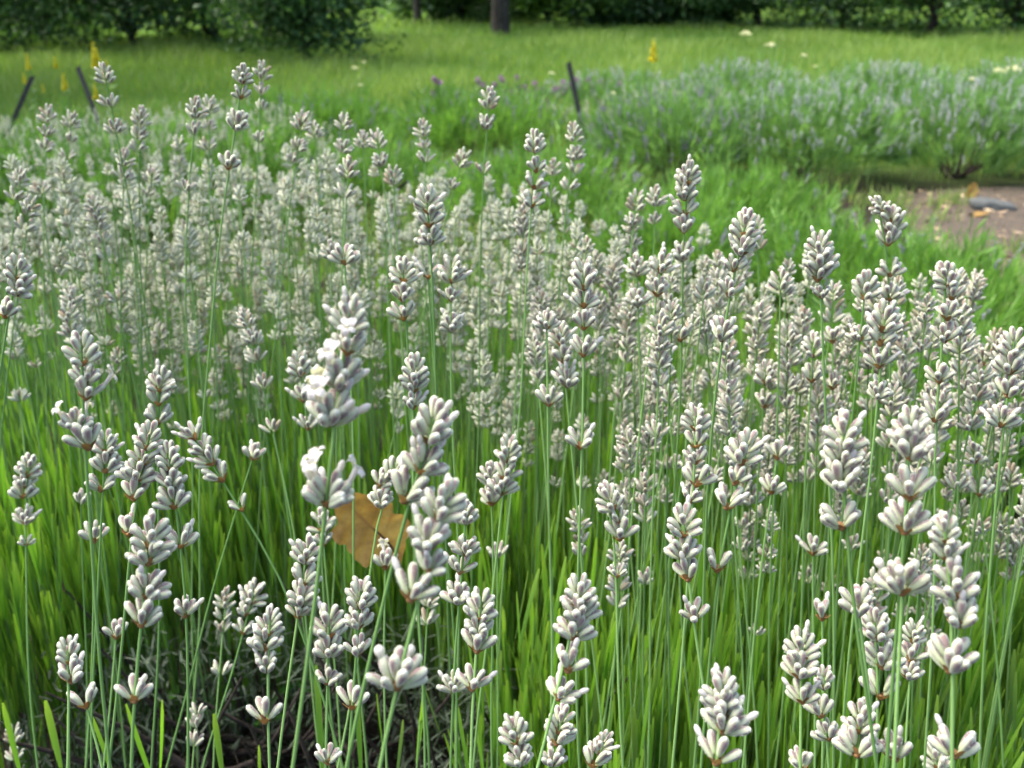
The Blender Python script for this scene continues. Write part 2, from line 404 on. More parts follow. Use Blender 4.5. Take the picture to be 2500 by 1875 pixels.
# the mulch path: runs up beside the white lavender and crosses behind it
def path_strip():
    L = [(0.80, 0.2), (0.90, 0.9), (1.12, 1.5), (1.42, 2.3), (1.62, 3.1), (1.72, 3.9), (1.95, 4.9), (2.5, 5.5), (5.5, 5.9)]
    Rr = [(2.2, 0.0), (2.4, 0.7), (2.7, 1.3), (3.0, 1.8), (3.4, 2.2), (3.9, 2.5), (4.4, 2.8), (5.2, 3.1), (7.5, 3.3)]
    Lc, Rc = catmull([(*p, 0) for p in L], 6), catmull([(*p, 0) for p in Rr], 6)
    k = 14; a = Acc(); n = len(Lc)
    u = np.linspace(0, 1, k)
    P = Lc[:, None] * (1 - u)[None, :, None] + Rc[:, None] * u[None, :, None]
    P[..., 0] += rng.normal(size=P.shape[:2]) * 0.02
    P[..., 2] = 0.006 + np.abs(rng.normal(size=P.shape[:2])) * 0.008; P[:, 0, 2] = P[:, -1, 2] = 0.003
    i, j = np.meshgrid(np.arange(n - 1), np.arange(k - 1), indexing='ij')
    f = np.stack([i * k + j, (i + 1) * k + j, (i + 1) * k + j + 1, i * k + j + 1], -1).reshape(-1, 4)
    a.add(P, f, np.full((n * k, 3), .5))
    o = a.obj("path", M['path']); tag(o, "brown mulch path curving past the lavender beds", "path", kind='structure')
    # loose bark chips and dry bits on it
    c = Acc(); m = 2600
    ii, uu = rng.random(m) * (n - 1), rng.random(m) ** 1.3
    lo = ii.astype(int); fr = (ii - lo)[:, None]
    q = (Lc[lo] * (1 - fr) + Lc[lo + 1] * fr) * (1 - uu)[:, None] + (Rc[lo] * (1 - fr) + Rc[lo + 1] * fr) * uu[:, None]
    q[:, 2] = 0.016
    th = rng.random(m) * 6.28; d = np.stack([np.cos(th), np.sin(th), rng.normal(size=m) * .12], -1)
    flat_blades(c, q, d, rng.uniform(.012, .05, m), rng.uniform(.003, .011, m), rng.normal(size=m) * .1, rng.random(m))
    mm = leaf_mat("bark_chip", [(0, (.07, .05, .035)), (.6, (.24, .17, .11)), (1, (.48, .37, .22))], 0, .85)
    b = c.obj("mulch_chips", mm, smooth=False); tag(b, "loose bark chips strewn over the brown path", "mulch", kind='stuff')
path_strip()

# ------------------------------------------------------------------ lavender whorls
def whorl_dirs(r, kind):
    """list of (azimuth, angle from stem, height of base, length, thickness) of the buds of one whorl"""
    out = []; a0 = r.random() * 6.28
    J = lambda s: r.normal() * s
    if kind == 'top':
        for k in range(2): out.append((a0 + k * 3.1 + J(.2), R(12 + J(4)), .92, .88, .86))
        for k in range(3): out.append((a0 + k * 2.09 + .5 + J(.15), R(30 + J(5)), .62, .95, .92))
        for k in range(r.integers(3, 5)): out.append((a0 + k * 1.7 + J(.2), R(45 + J(5)), .32, 1.0, .95))
        for k in range(r.integers(4, 6)): out.append((a0 + .6 + k * 1.35 + J(.2), R(54 + J(6)), 0, 1.0, .95))
    else:
        fans = [(0, 25), (.7, 42), (-.7, 42), (.3, 55), (-.3, 57), (1.2, 53), (-1.15, 54), (0, 68)]
        if kind == 'open': cnt = lambda: r.integers(2, 4)
        elif kind == 'full': cnt = lambda: r.integers(5, 7)
        else: cnt = lambda: r.integers(3, 5)
        for sgn in (0, math.pi):
            for k in range(cnt()):
                dp, th = fans[k]
                out.append((a0 + sgn + dp + J(.16), R(th + J(6)), .30 if th < 30 else .12 if th < 50 else 0, 1.06 - .08 * r.random() - (.16 if th > 62 else 0), .92 + J(.06)))
            if kind == 'full': out.append((a0 + sgn + 1.5 + J(.2), R(26 + J(5)), .45, .9, .88))
    return out
BUD_L = 0.0108
def whorl_mats(ds):
    """bud matrices in the whorl's frame (Z along the stem, unit scale)"""
    d = np.array(ds); ph, th = d[:, 0], d[:, 1]
    z = np.stack([np.sin(th) * np.cos(ph), np.sin(th) * np.sin(ph), np.cos(th)], -1)
    pos = np.stack([np.cos(ph) * .0014, np.sin(ph) * .0014, d[:, 2] * BUD_L], -1) + z * .0006
    return mats34(frames(z, np.tile([[0, 0, 1.0]], (len(z), 1))), pos, BUD_L * d[:, 4], BUD_L * d[:, 3])
def m4(m34):
    return Matrix([list(map(float, m34[0])), list(map(float, m34[1])), list(map(float, m34[2])), [0, 0, 0, 1]])
# shared bud meshes with different random tone
BUDS = []
for k in range(8):
    a = Acc(); v, f, t = BUD_HI; v = v.copy(); bend = rng.normal() * .05
    v[:, 0] += bend * v[:, 2] ** 2; v[:, :2] *= rng.uniform(.92, 1.1)
    t = t.copy(); t[:, 0] = rng.random(); a.add(v, f, t)
    nh = 190; hz = rng.uniform(.08, .97, nh); ha = rng.random(nh) * 6.28
    hr = np.interp(hz, [0, .25, .5, .72, .87, .96, 1], [.03, .125, .175, .19, .155, .085, .01]) * .97
    hp = np.stack([hr * np.cos(ha) + bend * hz ** 2, hr * np.sin(ha), hz], -1); hd = unit(np.stack([np.cos(ha), np.sin(ha), .5 + rng.random(nh)], -1) + rng.normal(size=(nh, 3)) * .3)
    hs = unit(np.cross(hd, rng.normal(size=(nh, 3)))) * .008; hv = np.stack([hp - hs, hp + hs, hp + hd * rng.uniform(.035, .085, nh)[:, None]], 1).reshape(-1, 3)
    a.add(hv, np.arange(nh * 3).reshape(-1, 3), np.tile([[.2, 1.0, 0.0]], (nh * 3, 1)))
    BUDS.append(a.mesh("bud", M['bud']))
a = Acc(); a.inst(WHITE_TIP, mats34(np.eye(3)[None], [[0, 0, 0]], 1, 1), [0.8]); TIP_MESH = a.mesh("corolla_tip", M['petal'])
def corolla_mesh(seed):
    """a small two-lipped white flower: tube along +Z, two upright lobes at +X, three spreading lobes at -X"""
    r = np.random.default_rng(seed); a = Acc()
    v, f, t = lathe_tpl([(0, .10), (.3, .11), (.55, .13), (.70, .16), (.80, .21)], 9)
    t = t.copy(); t[:, 0] = r.random(); a.add(v, f, t)
    for az, L, wd, el in ((.5, .46, .24, 66), (-.5, .46, .24, 66), (math.pi, .36, .17, 5), (math.pi - 1.05, .34, .16, 15), (math.pi + 1.05, .34, .16, 15)):
        el = R(el + r.normal() * 8); k = 5; g2 = []
        for i in range(k + 1):
            u = i / k; w = wd * math.sin(math.pi * (0.18 + .74 * u)) ** .7 * (1 if i < k else .55)
            e2 = el - u * .7
            for s2 in (-1, -.5, 0, .5, 1):
                rad = .17 + L * u * math.cos(e2); h = .78 + L * u * math.sin(e2) + .05 * r.normal() * u - .06 * abs(s2)
                g2.append((rad * math.cos(az) - s2 * w * math.sin(az), rad * math.sin(az) + s2 * w * math.cos(az), h))
        g2 = np.array(g2); ff = [(i * 5 + j, i * 5 + j + 1, i * 5 + j + 6, i * 5 + j + 5) for i in range(k) for j in range(4)]
        a.add(g2, ff, np.tile([[r.random(), .4, .5]], (len(g2), 1)))
    return a.mesh("corolla", M['petal'])
COROLLA = [corolla_mesh(s) for s in range(4)]
def bract_mesh(seed):
    """node of the stem with its papery bracts"""
    r = np.random.default_rng(seed); a = Acc()
    a.inst(lathe_tpl([(-.25, .3), (.0, .75), (.35, .85), (.7, .3), (.8, .02)], 8), mats34(np.eye(3)[None], [[0, 0, 0]], .0022, .0028), [.4])
    n = 5; ph = np.arange(n) / n * 6.28 + r.random(); th = R(58) + r.normal(size=n) * .12
    d = np.stack([np.sin(th) * np.cos(ph), np.sin(th) * np.sin(ph), np.cos(th)], -1)
    blades(a, LEAF_MID, d * .001 - [0, 0, .0004], d, np.tile([[0, 0, 1.]], (n, 1)), r.uniform(.004, .0065, n), .0017, .15, r.random(n))
    return a.mesh("flower_whorl", M['bract'])
BRACTS = [bract_mesh(s) for s in range(4)]
POOL = {k: [whorl_mats(whorl_dirs(np.random.default_rng(100 + 17 * s + len(k)), k)) for s in range(14)] for k in ('top', 'mid', 'open', 'full')}
def pool_mesh(kind, k):
    a = Acc(); mm = POOL[kind][k]
    a.inst(BUD_MID, mm, rng.random(len(mm)))
    return a.mesh("flower_whorl", M['bud'])
POOLM = {kind: [pool_mesh(kind, k) for k in range(14)] for kind in POOL}

def stem_path(nodes, foot, n=26):
    """the stem through its nodes: evenly walked and softened, so it never runs past its tip"""
    P = np.array([np.asarray(q, float) for q in nodes] + [foot])
    t = np.concatenate([[0], np.cumsum(np.linalg.norm(np.diff(P, axis=0), axis=1))])
    u = np.linspace(0, t[-1], n); Q = np.stack([np.interp(u, t, P[:, k]) for k in range(3)], -1)
    wob = np.sin(np.linspace(0, math.pi, n)) * .0035; ph = 40 * abs(P[0][0] + P[0][1])
    Q[:, 0] += wob * np.sin(u * 16 + ph); Q[:, 1] += wob * np.cos(u * 13 + ph)
    for _ in range(2): Q[1:-1] = (Q[:-2] + 2 * Q[1:-1] + Q[2:]) / 4
    return Q

NUMW = {1: "one", 2: "two", 3: "three", 4: "four", 5: "five", 6: "six", 7: "seven", 8: "eight"}
GROUP = "white lavender spikes of the foreground clump"
CATEG = "lavender spike"
count_near = 0
def stalk(nodes, scales, foot, level, label=None, bloom=None, kinds=None, seed=0, white=0.10, stemr=0.00105, via=(), ball=False, **_):
    """one flowering stalk: stem plus whorls from the top down. level 2: every bud an object; level 1: whorl meshes"""
    r = np.random.default_rng(1000 + seed)
    nodes = [np.asarray(n, float) for n in nodes]; foot = np.asarray(foot, float)
    root = empty("lavender_spike", foot, label, CATEG, GROUP)
    off = Vector([float(c) for c in foot])
    tip = [nodes[0] + unit(nodes[0] - (nodes[1] if len(nodes) > 1 else (via[0] if len(via) else foot))) * BUD_L * .95 * scales[0]] if not kinds or kinds[0] == 'top' else []
    pts = stem_path(tip + nodes + [np.asarray(q, float) for q in via], foot, 26 if level == 2 else 14) - foot
    a = Acc(); k = len(pts)
    tube(a, pts, np.linspace(stemr * .72, stemr * 1.15, k) * np.mean(scales) ** .3, 7 if level == 2 else 5, r.random())
    a.obj("stem", M['stem'], root)
    for i, (n, s) in enumerate(zip(nodes, scales)):
        nxt = nodes[i + 1] if i + 1 < len(nodes) else (via[0] if len(via) else foot)
        prv = nodes[i - 1] if i else n
        ax = unit((prv - nxt) if i else (n - nxt))
        if i: ax = unit((prv - n) / np.linalg.norm(prv - n) + unit(n - nxt))
        kind = kinds[i] if kinds else ('top' if i == 0 else r.choice(['mid', 'mid', 'full']))
        rot = frames(ax[None], np.array([[math.cos(r.random() * 6.28), math.sin(r.random() * 6.28), 0]]))
        mw = m4(mats34(rot, [n - foot], s, s)[0])
        if level == 1:
            link("flower_whorl", POOLM[kind][r.integers(14)], root, mw)
            continue
        w = link("flower_whorl", BRACTS[r.integers(4)], root, mw)
        ds = whorl_dirs(r, kind); mm = whorl_mats(ds)
        blo = (bloom or {}).get(i, 0)
        # flowers open from the buds that stand most to the sides and upright
        order = sorted(range(len(ds)), key=lambda q: abs(ds[q][1] - R(38)))
        openers = set(order[:blo])
        for q in range(len(mm)):
            b = link("bud", BUDS[r.integers(8)], w, m4(mm[q]))
            z = mm[q][:, 2]; tipm = mm[q].copy()
            if q in openers:
                zz = unit(unit(z) + np.array([0, 0, .55])); rr = frames(zz[None], np.array([[-z[0], -z[1], 0.01]]))
                tipm = mats34(rr, [mm[q][:, 3] + z * .86], BUD_L * .92, BUD_L * .92)[0]
                if ball:
                    tipm[:, 3] = mm[q][:, 3] + z * .92; tipm[:, :3] = rr[0] * BUD_L * .46; tipm[:, :2] *= 2.4; link("corolla_tip", TIP_MESH, w, m4(tipm)); continue
                link("corolla", COROLLA[r.integers(4)], w, m4(tipm))
            elif r.random() < white and ds[q][1] < R(60):
                tipm[:, 3] = mm[q][:, 3] + z * .80; tipm[:, :3] = mm[q][:, :3] * .62; tipm[:, :2] *= 1.45
                link("corolla_tip", TIP_MESH, w, m4(tipm))
    return root

# ------------------------------------------------------------------ the white lavender clump, measured spike by spike
TS = 2212.0 / 1250.0
TILE = {1: (0, 0), 2: (1250, 0), 3: (0, 600), 4: (1250, 600), 5: (0, 1225), 6: (1250, 1225)}
def pix(t, x, y): return TILE[t][0] + x / TS, TILE[t][1] + y / TS
KW = 0.0205 * FPX * TS
# (nodes top to bottom as (tile, x, y, width), foot (tile, x, y) or None, options)
SP_ = [
 ([(3,1505,370,160),(3,1500,472,170),(3,1460,620,215),(3,1425,775,235),(3,1412,1125,220)], (5,1240,1150),
  dict(label="tall spike with open white flowers, its lowest whorl far down the stem", bloom={1:1,2:2,3:2,4:3}, white=.22, kinds=['top','mid','full','full','full'])),
 ([(5,1890,80,195),(5,1840,212,215),(5,1850,310,175),(5,1770,430,220),(5,1710,810,235)], (5,1610,1150),
  dict(label="leaning spike whose lowest whorl opens two round white petals beside the tall one", bloom={4:2}, ball=True, white=.16, kinds=['top','full','mid','mid','full'])),
 ([(3,360,515,150),(3,370,600,130),(3,370,665,155),(3,330,795,130),(3,385,880,190)], None,
  dict(label="spike with a few open white flowers above dry brown-tinted weed leaves", bloom={3:2,2:1})),
 ([(3,455,900,100),(3,455,980,125),(3,435,1062,110)], None, {}),
 ([(3,350,1118,90)], None, dict(kinds=['mid'])),
 ([(3,688,630,105),(3,685,690,110),(3,682,770,115)], None, {}),
 ([(3,630,880,130),(3,612,950,130),(3,590,1020,150),(3,575,1100,150),(5,555,148,150)], None, dict(kinds=['top','mid','full','open','open'])),
 ([(3,735,970,130),(3,740,1045,130),(3,755,1135,150),(5,782,198,150),(5,800,500,135)], (5,822,1150),
  dict(label="spike with two widely parted lower whorls on a straight pale stem over dark soil")),
 ([(3,845,838,105),(3,890,900,110),(3,920,948,115),(3,965,1018,125),(3,1050,1145,90)], (5,1240,360),
  dict(label="slanting spike of five loose whorls crossing another leaning stem", kinds=['mid','mid','mid','open','open'])),
 ([(3,1090,925,100)], (5,700,1150), dict(kinds=['mid'], label="single whorl on a long slanting stem that crosses straight stems below it")),
 ([(3,688,405,68),(3,682,450,60)], None, {}),
 ([(3,1070,350,80),(3,1100,425,95),(3,1115,505,88),(3,1140,622,95)], (3,1245,1100), {}),
 ([(3,1010,548,52),(3,1010,625,46)], None, {}),
 ([(3,1180,815,95)], (3,1250,1105), dict(kinds=['open'])),
 ([(3,1300,565,102),(3,1310,675,96),(3,1330,795,88)], None, {}),
 ([(3,1790,590,130),(3,1790,630,120),(3,1785,705,115)], None, {}),
 ([(3,1850,855,205),(3,1815,985,190),(3,1742,1110,215)], (5,1490,1150),
  dict(label="stout spike of three whorls leaning beside the brown fallen leaf", white=.3)),
 ([(3,1680,1000,112),(3,1640,1040,100),(3,1645,1130,115)], None, {}),
 ([(3,2190,935,112),(3,2180,1010,112),(3,2165,1075,120)], None, {}),
 ([(3,2120,1040,100),(3,2125,1122,115)], None, {}),
 ([(3,115,1000,95),(3,105,1045,90),(3,100,1090,100),(5,110,98,95),(5,115,190,48)], None, {}),
 ([(3,75,150,118),(3,75,215,130),(3,20,312,125)], None, {}),
 ([(3,315,262,82)], None, {}), ([(3,310,392,86),(3,300,330,80)][::-1], None, {}),
 ([(3,505,512,72),(3,495,560,66)], None, {}), ([(3,490,735,62)], None, {}),
 ([(3,1740,165,108),(3,1740,240,115),(3,1745,322,115)], (3,1775,600), {}),
 ([(3,1850,142,102)], None, dict(kinds=['open'])), ([(3,1950,160,110),(3,1948,240,88),(3,1950,372,105)], None, {}),
 ([(3,1490,80,112)], None, dict(kinds=['full'])), ([(3,1430,60,80)], None, {}),
 ([(4,310,190,142),(4,310,268,122),(4,310,362,132),(4,308,478,136),(4,295,878,142)], (4,290,1150),
  dict(label="tall straight spike with four near whorls and one spread far below", kinds=['top','mid','mid','mid','open'])),
 ([(4,150,360,98),(4,160,692,120)], (4,165,1150), dict(kinds=['full','open'])),
 ([(4,215,435,100),(4,222,505,112),(4,240,610,116)], None, {}),
 ([(4,105,482,92),(4,110,525,86),(4,115,585,82)], None, {}),
 ([(2,755,800,98),(2,745,865,105),(2,745,935,112),(2,742,1005,108),(4,735,65,108),(4,728,412,112)], (4,700,1150),
  dict(label="tall spike of six even whorls rising clear above its neighbours by the dark lavender bases")),
 ([(2,1000,1030,132),(2,988,1105,126),(4,955,112,112),(4,935,218,130),(4,905,412,152)], (4,862,900),
  dict(label="thick-headed spike of five whorls with two budding heads fused at its top", kinds=['top','full','mid','mid','full'])),
 ([(2,1060,1020,80),(2,1065,1085,85)], None, {}),
 ([(4,540,132,92),(4,545,262,102)], None, {}), ([(4,640,118,100),(4,625,218,112)], None, {}),
 ([(4,1600,372,142),(4,1590,432,132),(4,1585,528,126),(4,1580,662,112)], (4,1530,1110), {}),
 ([(4,1888,180,120),(4,1900,232,115),(4,1880,322,132),(4,1868,418,132),(4,1845,592,136),(4,1825,760,132)], (4,1822,1150),
  dict(label="tall spike of six whorls standing against the bare mulch path")),
 ([(4,2160,482,132),(4,2150,555,142),(4,2142,655,152),(4,2110,782,136)], (4,2085,1150),
  dict(label="dark-stemmed spike of four wide whorls at the clump's edge by the mulch path")),
 ([(4,1430,880,175),(4,1425,962,175),(4,1422,1060,200),(6,1425,120,182)], (6,1600,1150),
  dict(label="fat spike of four crowded whorls on a stem slanting across its neighbours", kinds=['top','full','full','mid'])),
 ([(4,1720,860,170),(4,1720,925,192),(4,1715,1100,212),(6,1695,140,210)], (6,1640,1000),
  dict(label="broad spike of wide whorls with purple-tipped buds beside the fat crowded spike", white=.2)),
 ([(4,795,800,122),(4,795,872,130),(4,795,942,116),(4,795,1040,150),(4,770,1112,112)], None, dict(kinds=['top','open','mid','open','mid'])),
 ([(4,990,945,162),(4,960,1032,132),(4,925,1138,152),(6,885,303,142)], (6,830,760), dict(kinds=['top','mid','open','open'])),
 ([(4,1145,922,116),(4,1120,1072,108)], None, dict(kinds=['mid','mid'])),
 ([(4,440,1142,132),(6,465,92,102),(6,465,167,150),(6,455,328,82)], (6,470,1150), dict(kinds=['top','mid','open','open'])),
 ([(4,400,1045,72)], None, {}), ([(4,1280,1018,98)], (6,1190,550), dict(kinds=['mid'])),
 ([(4,650,500,100),(4,668,575,80),(4,670,652,82)], None, {}),
 ([(5,645,205,170),(5,640,275,165),(5,630,418,172),(5,610,540,190),(5,580,868,162)], (5,580,1150),
  dict(label="white-tipped spike with two wide cupped whorls and a lone low one on a thick stem", white=.2, kinds=['top','full','full','mid','open'])),
 ([(5,970,460,86),(5,962,515,80),(5,960,572,86),(5,955,757,92)], (5,930,1150), dict(kinds=['top','mid','open','open'])),
 ([(5,1080,442,102),(5,1060,492,85),(5,1050,572,86)], (5,880,1150), {}),
 ([(5,1155,580,126),(5,1145,642,146),(5,1150,737,126),(5,1145,957,162)], (5,1155,1120),
  dict(label="pale spike ending below in a wide two-winged whorl above broad weed leaves", kinds=['top','full','full','open'])),
 ([(5,1320,268,132),(5,1310,362,142),(5,1300,452,150),(5,1285,502,110)], None, {}),
 ([(5,1395,130,100),(5,1400,190,90)], None, {}),
 ([(5,1555,462,142),(5,1550,548,132),(5,1545,667,132),(5,1520,897,162)], None, dict(kinds=['top','full','mid','open'])),
 ([(5,1420,592,152),(5,1420,672,142),(5,1415,792,122),(5,1415,1137,122)], (5,1415,1250), dict(kinds=['top','full','mid','open'])),
 ([(5,300,702,120),(5,310,782,162)], (5,290,1150), dict(kinds=['top','mid'])),
 ([(5,375,892,142)], (5,460,1150), dict(kinds=['mid'])),
 ([(5,500,592,108)], (5,450,1150), dict(kinds=['mid'])), ([(5,695,722,68)], (5,665,1150), dict(kinds=['open'])),
 ([(5,405,177,116)], None, dict(kinds=['open'])),
 ([(5,852,925,72),(5,850,982,92),(5,835,1062,96)], None, dict(kinds=['open','open','open'])),
 ([(5,62,1042,76),(5,65,1117,82)], (5,85,1250), {}), ([(5,205,490,60)], None, dict(kinds=['open'])),
 ([(5,10,760,60),(5,10,880,70)], None, {}),
 ([(5,2070,512,142),(5,2065,575,136),(5,2060,652,172),(5,2040,817,152)], (5,2040,1150), dict(kinds=['top','full','open','mid'])),
 ([(5,2012,98,112),(5,2010,232,122),(5,1985,312,132),(5,1975,442,142),(5,1960,822,122)], (5,1965,1150), {}),
 ([(5,1848,460,90),(5,1845,537,98)], None, dict(kinds=['mid','mid'])),
 ([(5,1665,292,112)], None, dict(kinds=['mid'], bloom={0:1}, label="low whorl with one white flower just under the brown fallen leaf")),
 ([(5,2150,247,98)], None, dict(kinds=['mid'])),
 ([(6,290,462,152),(6,290,515,168),(6,265,597,168),(6,240,737,182),(6,200,857,158)], (6,90,1150),
  dict(label="bending spike of five whorls with a brown-papery top over short green leaves", kinds=['top','full','full','open','mid'])),
 ([(6,200,1002,132),(6,190,1052,152),(6,175,1142,130)], None, {}),
 ([(6,22,1052,125),(6,38,1142,125)], (6,40,1300), dict(kinds=['top','full'])),
 ([(6,372,1092,112),(6,345,1150,142)], None, dict(kinds=['top','open'])),
 ([(6,740,152,150),(6,740,250,152),(6,762,342,162),(6,790,517,142)], (6,840,800), dict(kinds=['top','full','open','mid'])),
 ([(6,910,892,172),(6,912,945,180),(6,910,1002,202),(6,880,1137,192)], (6,870,1300),
  dict(label="plump spike of four crowded whorls standing alone among green leaf blades", kinds=['top','full','full','open'])),
 ([(6,1245,692,152),(6,1240,762,166),(6,1255,872,142)], (6,1250,1150), dict(kinds=['top','full','mid'])),
 ([(6,1345,812,105),(6,1335,932,142),(6,1370,1032,122)], None, {}),
 ([(6,1580,600,150),(6,1600,722,172),(6,1590,852,172)], (6,1560,1250), dict(kinds=['top','full','open'])),
 ([(6,1500,492,182)], (6,1560,900), dict(kinds=['full'])),
 ([(6,1685,402,212)], (6,1640,1150), dict(kinds=['full'], bloom={0:2}, ball=True, label="single wide whorl with two curled white flowers on a dark green stem", white=.25)),
 ([(6,1875,182,142),(6,1880,252,142),(6,1920,422,192),(6,1930,542,192),(6,1890,737,222)], (6,1900,1150),
  dict(label="many-whorled spike spreading widest at its lowest whorl near the path edge", kinds=['top','mid','top','full','full'])),
 ([(6,1730,610,105),(6,1720,692,132),(6,1710,767,122)], None, {}),
 ([(6,1340,512,122)], None, dict(kinds=['open'])), ([(6,1380,402,82)], None, {}),
 ([(6,1500,1000,150),(6,1490,1102,182)], None, dict(kinds=['top','full'])), ([(6,1655,1122,182)], None, dict(kinds=['mid'])),
 ([(6,1700,957,72)], None, dict(kinds=['open'])), ([(6,1910,1107,192)], (6,1890,1300), dict(kinds=['mid'])),
 ([(6,1840,1165,112)], None, {}), ([(6,1250,1160,122)], None, dict(kinds=['mid'])),
 ([(6,1025,547,62)], (6,1015,1150), dict(kinds=['open'])), ([(6,570,252,72),(6,570,318,68)], None, {}), ([(6,1280,352,82)], None, {}),
 ([(6,1080,180,66),(6,1075,235,62)], None, {}), ([(6,130,640,70)], (6,135,1150), dict(kinds=['open'])),
 ([(1,460,362,82),(1,480,472,88),(1,500,577,82)], (1,580,980), dict(label="tall spike of three parted whorls whose stem bends, near yellow wildflowers")),
 ([(1,205,530,72),(1,200,592,72),(1,195,652,76)], (1,180,1000), {}), ([(1,180,842,78)], None, dict(kinds=['mid'])),
 ([(1,305,552,68),(1,300,622,72),(1,290,692,68),(1,285,767,68)], (1,258,1010), {}),
 ([(1,605,542,78),(1,600,602,76),(1,595,657,72)], None, {}),
 ([(1,845,512,88),(1,840,592,92),(1,803,832,86)], (1,800,1100), dict(kinds=['top','open','open'])),
 ([(1,905,492,72),(1,905,562,58),(1,900,652,76)], None, {}),
 ([(1,1045,362,78),(1,1040,427,78),(1,1020,562,110),(1,985,732,100)], (1,930,1060), {}),
 ([(1,1130,347,76),(1,1130,412,76),(1,1130,482,68),(1,1120,622,76)], (1,1085,970), dict(label="topmost spike of four whorls reaching up before the dark round shrub", kinds=['top','mid','open','open'])),
 ([(1,1300,562,78),(1,1285,652,74),(1,1260,712,76)], None, {}), ([(1,1362,600,70)], None, {}),
 ([(1,1485,562,68),(1,1480,662,78)], None, {}), ([(1,1570,640,70)], None, {}),
 ([(1,1830,592,72),(1,1835,647,68),(1,1840,707,78)], None, {}),
 ([(1,2110,472,88),(1,2100,562,88),(1,2085,757,82)], (1,2080,1060), dict(label="tall spike of two full whorls and a small third, alone against the green meadow", kinds=['top','full','open'])),
 ([(1,1850,922,112),(1,1855,982,118),(1,1860,1057,108)], None, {}),
 ([(1,1635,642,78),(1,1650,722,82)], None, {}), ([(1,1700,800,80)], None, {}),
 ([(1,1985,722,78),(1,1945,822,74)], None, {}),
 ([(1,1500,770,90),(1,1490,860,90)], None, {}), ([(1,650,790,72),(1,640,850,68)], None, {}), ([(1,775,650,60),(1,775,720,62),(1,770,775,60)], None, {}),
 ([(1,80,800,72),(1,60,870,80)], None, {}), ([(1,120,930,85),(1,100,1000,90)], None, {}), ([(1,535,720,76),(1,530,780,80)], None, {}),
 ([(2,100,660,92),(2,105,745,92),(2,95,817,102),(2,85,897,96)], None, {}),
 ([(2,270,612,78),(2,275,692,82),(2,270,752,78),(2,245,827,82)], None, {}),
 ([(2,620,892,86),(2,615,972,78)], None, {}), ([(2,530,912,86),(2,520,977,78)], None, {}), ([(2,175,760,70),(2,165,860,66)], None, {}),
 ([(2,1605,915,75),(2,1640,962,108),(2,1635,1012,110),(2,1625,1062,112),(4,1635,132,102),(4,1630,237,98)], None,
  dict(label="tall spike of six whorls rising beside the mulch path's shady bend")),
 ([(4,1330,55,120),(4,1335,112,150),(4,1320,155,122),(4,1340,227,82)], None, {}),
 ([(4,1520,232,116),(4,1500,412,92)], None, {}), ([(4,1230,640,90)], None, dict(kinds=['mid'])), ([(4,1300,482,100),(4,1295,590,105)], None, {}),
 ([(4,1385,420,95),(4,1385,620,100)], None, dict(kinds=['mid','mid'])), ([(4,1200,520,95),(4,1195,620,90)], None, dict(kinds=['top','mid'])),
 ([(4,1095,600,100),(4,1090,700,100)], None, dict(kinds=['top','open'])), ([(4,2030,520,90),(4,2020,630,100)], None, {}), ([(4,1980,430,70)], None, {}),
 ([(4,2000,940,92),(4,2020,1080,110)], None, {}), ([(4,2150,1040,95)], None, {}), ([(4,1500,600,90)], None, dict(kinds=['mid'])),
 ([(4,850,620,85)], None, dict(kinds=['mid'])), ([(4,750,650,80)], None, {}), ([(4,1130,830,80)], None, dict(kinds=['open'])),
 ([(6,2010,170,80),(6,2020,270,75)], None, {}), ([(6,1300,230,110)], None, dict(kinds=['mid'])), ([(6,2085,540,80)], None, dict(kinds=['mid'])),
]
BASE_Z = 0.004
def base_of(p_last, p_prev, z=BASE_Z, m=0.15, jit=0.012, r=rng):
    """carry the stem on from its last known point down to the crown of the plant"""
    d = p_last - p_prev; drop = max(p_last[2] - z, .05)
    sx = np.clip(d[0] / max(-d[2], 1e-3), -.45, .45) if d[2] < -1e-4 else 0.0
    return np.array([p_last[0] + sx * drop * .55 + r.normal() * jit, p_last[1] + m * drop, z])
auto = []
placed_xy = []
n_stalk = 0
for idx, (nodes, foot, opt) in enumerate(SP_):
    wmax = max(n[3] for n in nodes); d = KW / wmax
    p0 = at_depth(*pix(*nodes[0][:3]), d)
    m = -0.62 * (CAM_H - p0[2]) / p0[1]
    P = [lean_hit(*pix(*n[:3]), p0, m) for n in nodes]
    S = [float(np.clip(n[3] / wmax, .62, 1.0)) * (1.16 if wmax < 130 else 1.05) for n in nodes]
    if foot is not None:
        f1 = lean_hit(*pix(*foot), p0, m)
        P2 = P + [f1]; last, prev = f1, P[-1]
    else:
        P2 = P; last = P[-1]; prev = P[0] if len(P) > 1 else last + np.array([0, 0, .03])
    bz = BASE_Z 
    base = base_of(last, prev, bz, m)
    lev = 2 if wmax >= 100 else 1
    o = dict(opt)
    # the stem is drawn through the known foot point: it goes in as a bare node of the curve
    S2 = S
    root_nodes = P
    kinds = o.get('kinds') or (['top'] + list(rng.choice(['mid', 'mid', 'full'], len(P) - 1)))
    SPEC = dict(nodes=root_nodes, via=(P2[len(P):]), scales=S2, foot=base, level=lev, kinds=kinds, bloom=o.get('bloom'), white=o.get('white', .10),
                label=o.get('label'), ball=o.get('ball', False), seed=idx, d=d, wmax=wmax)
    auto.append(SPEC); placed_xy.append((base[0], base[1]))

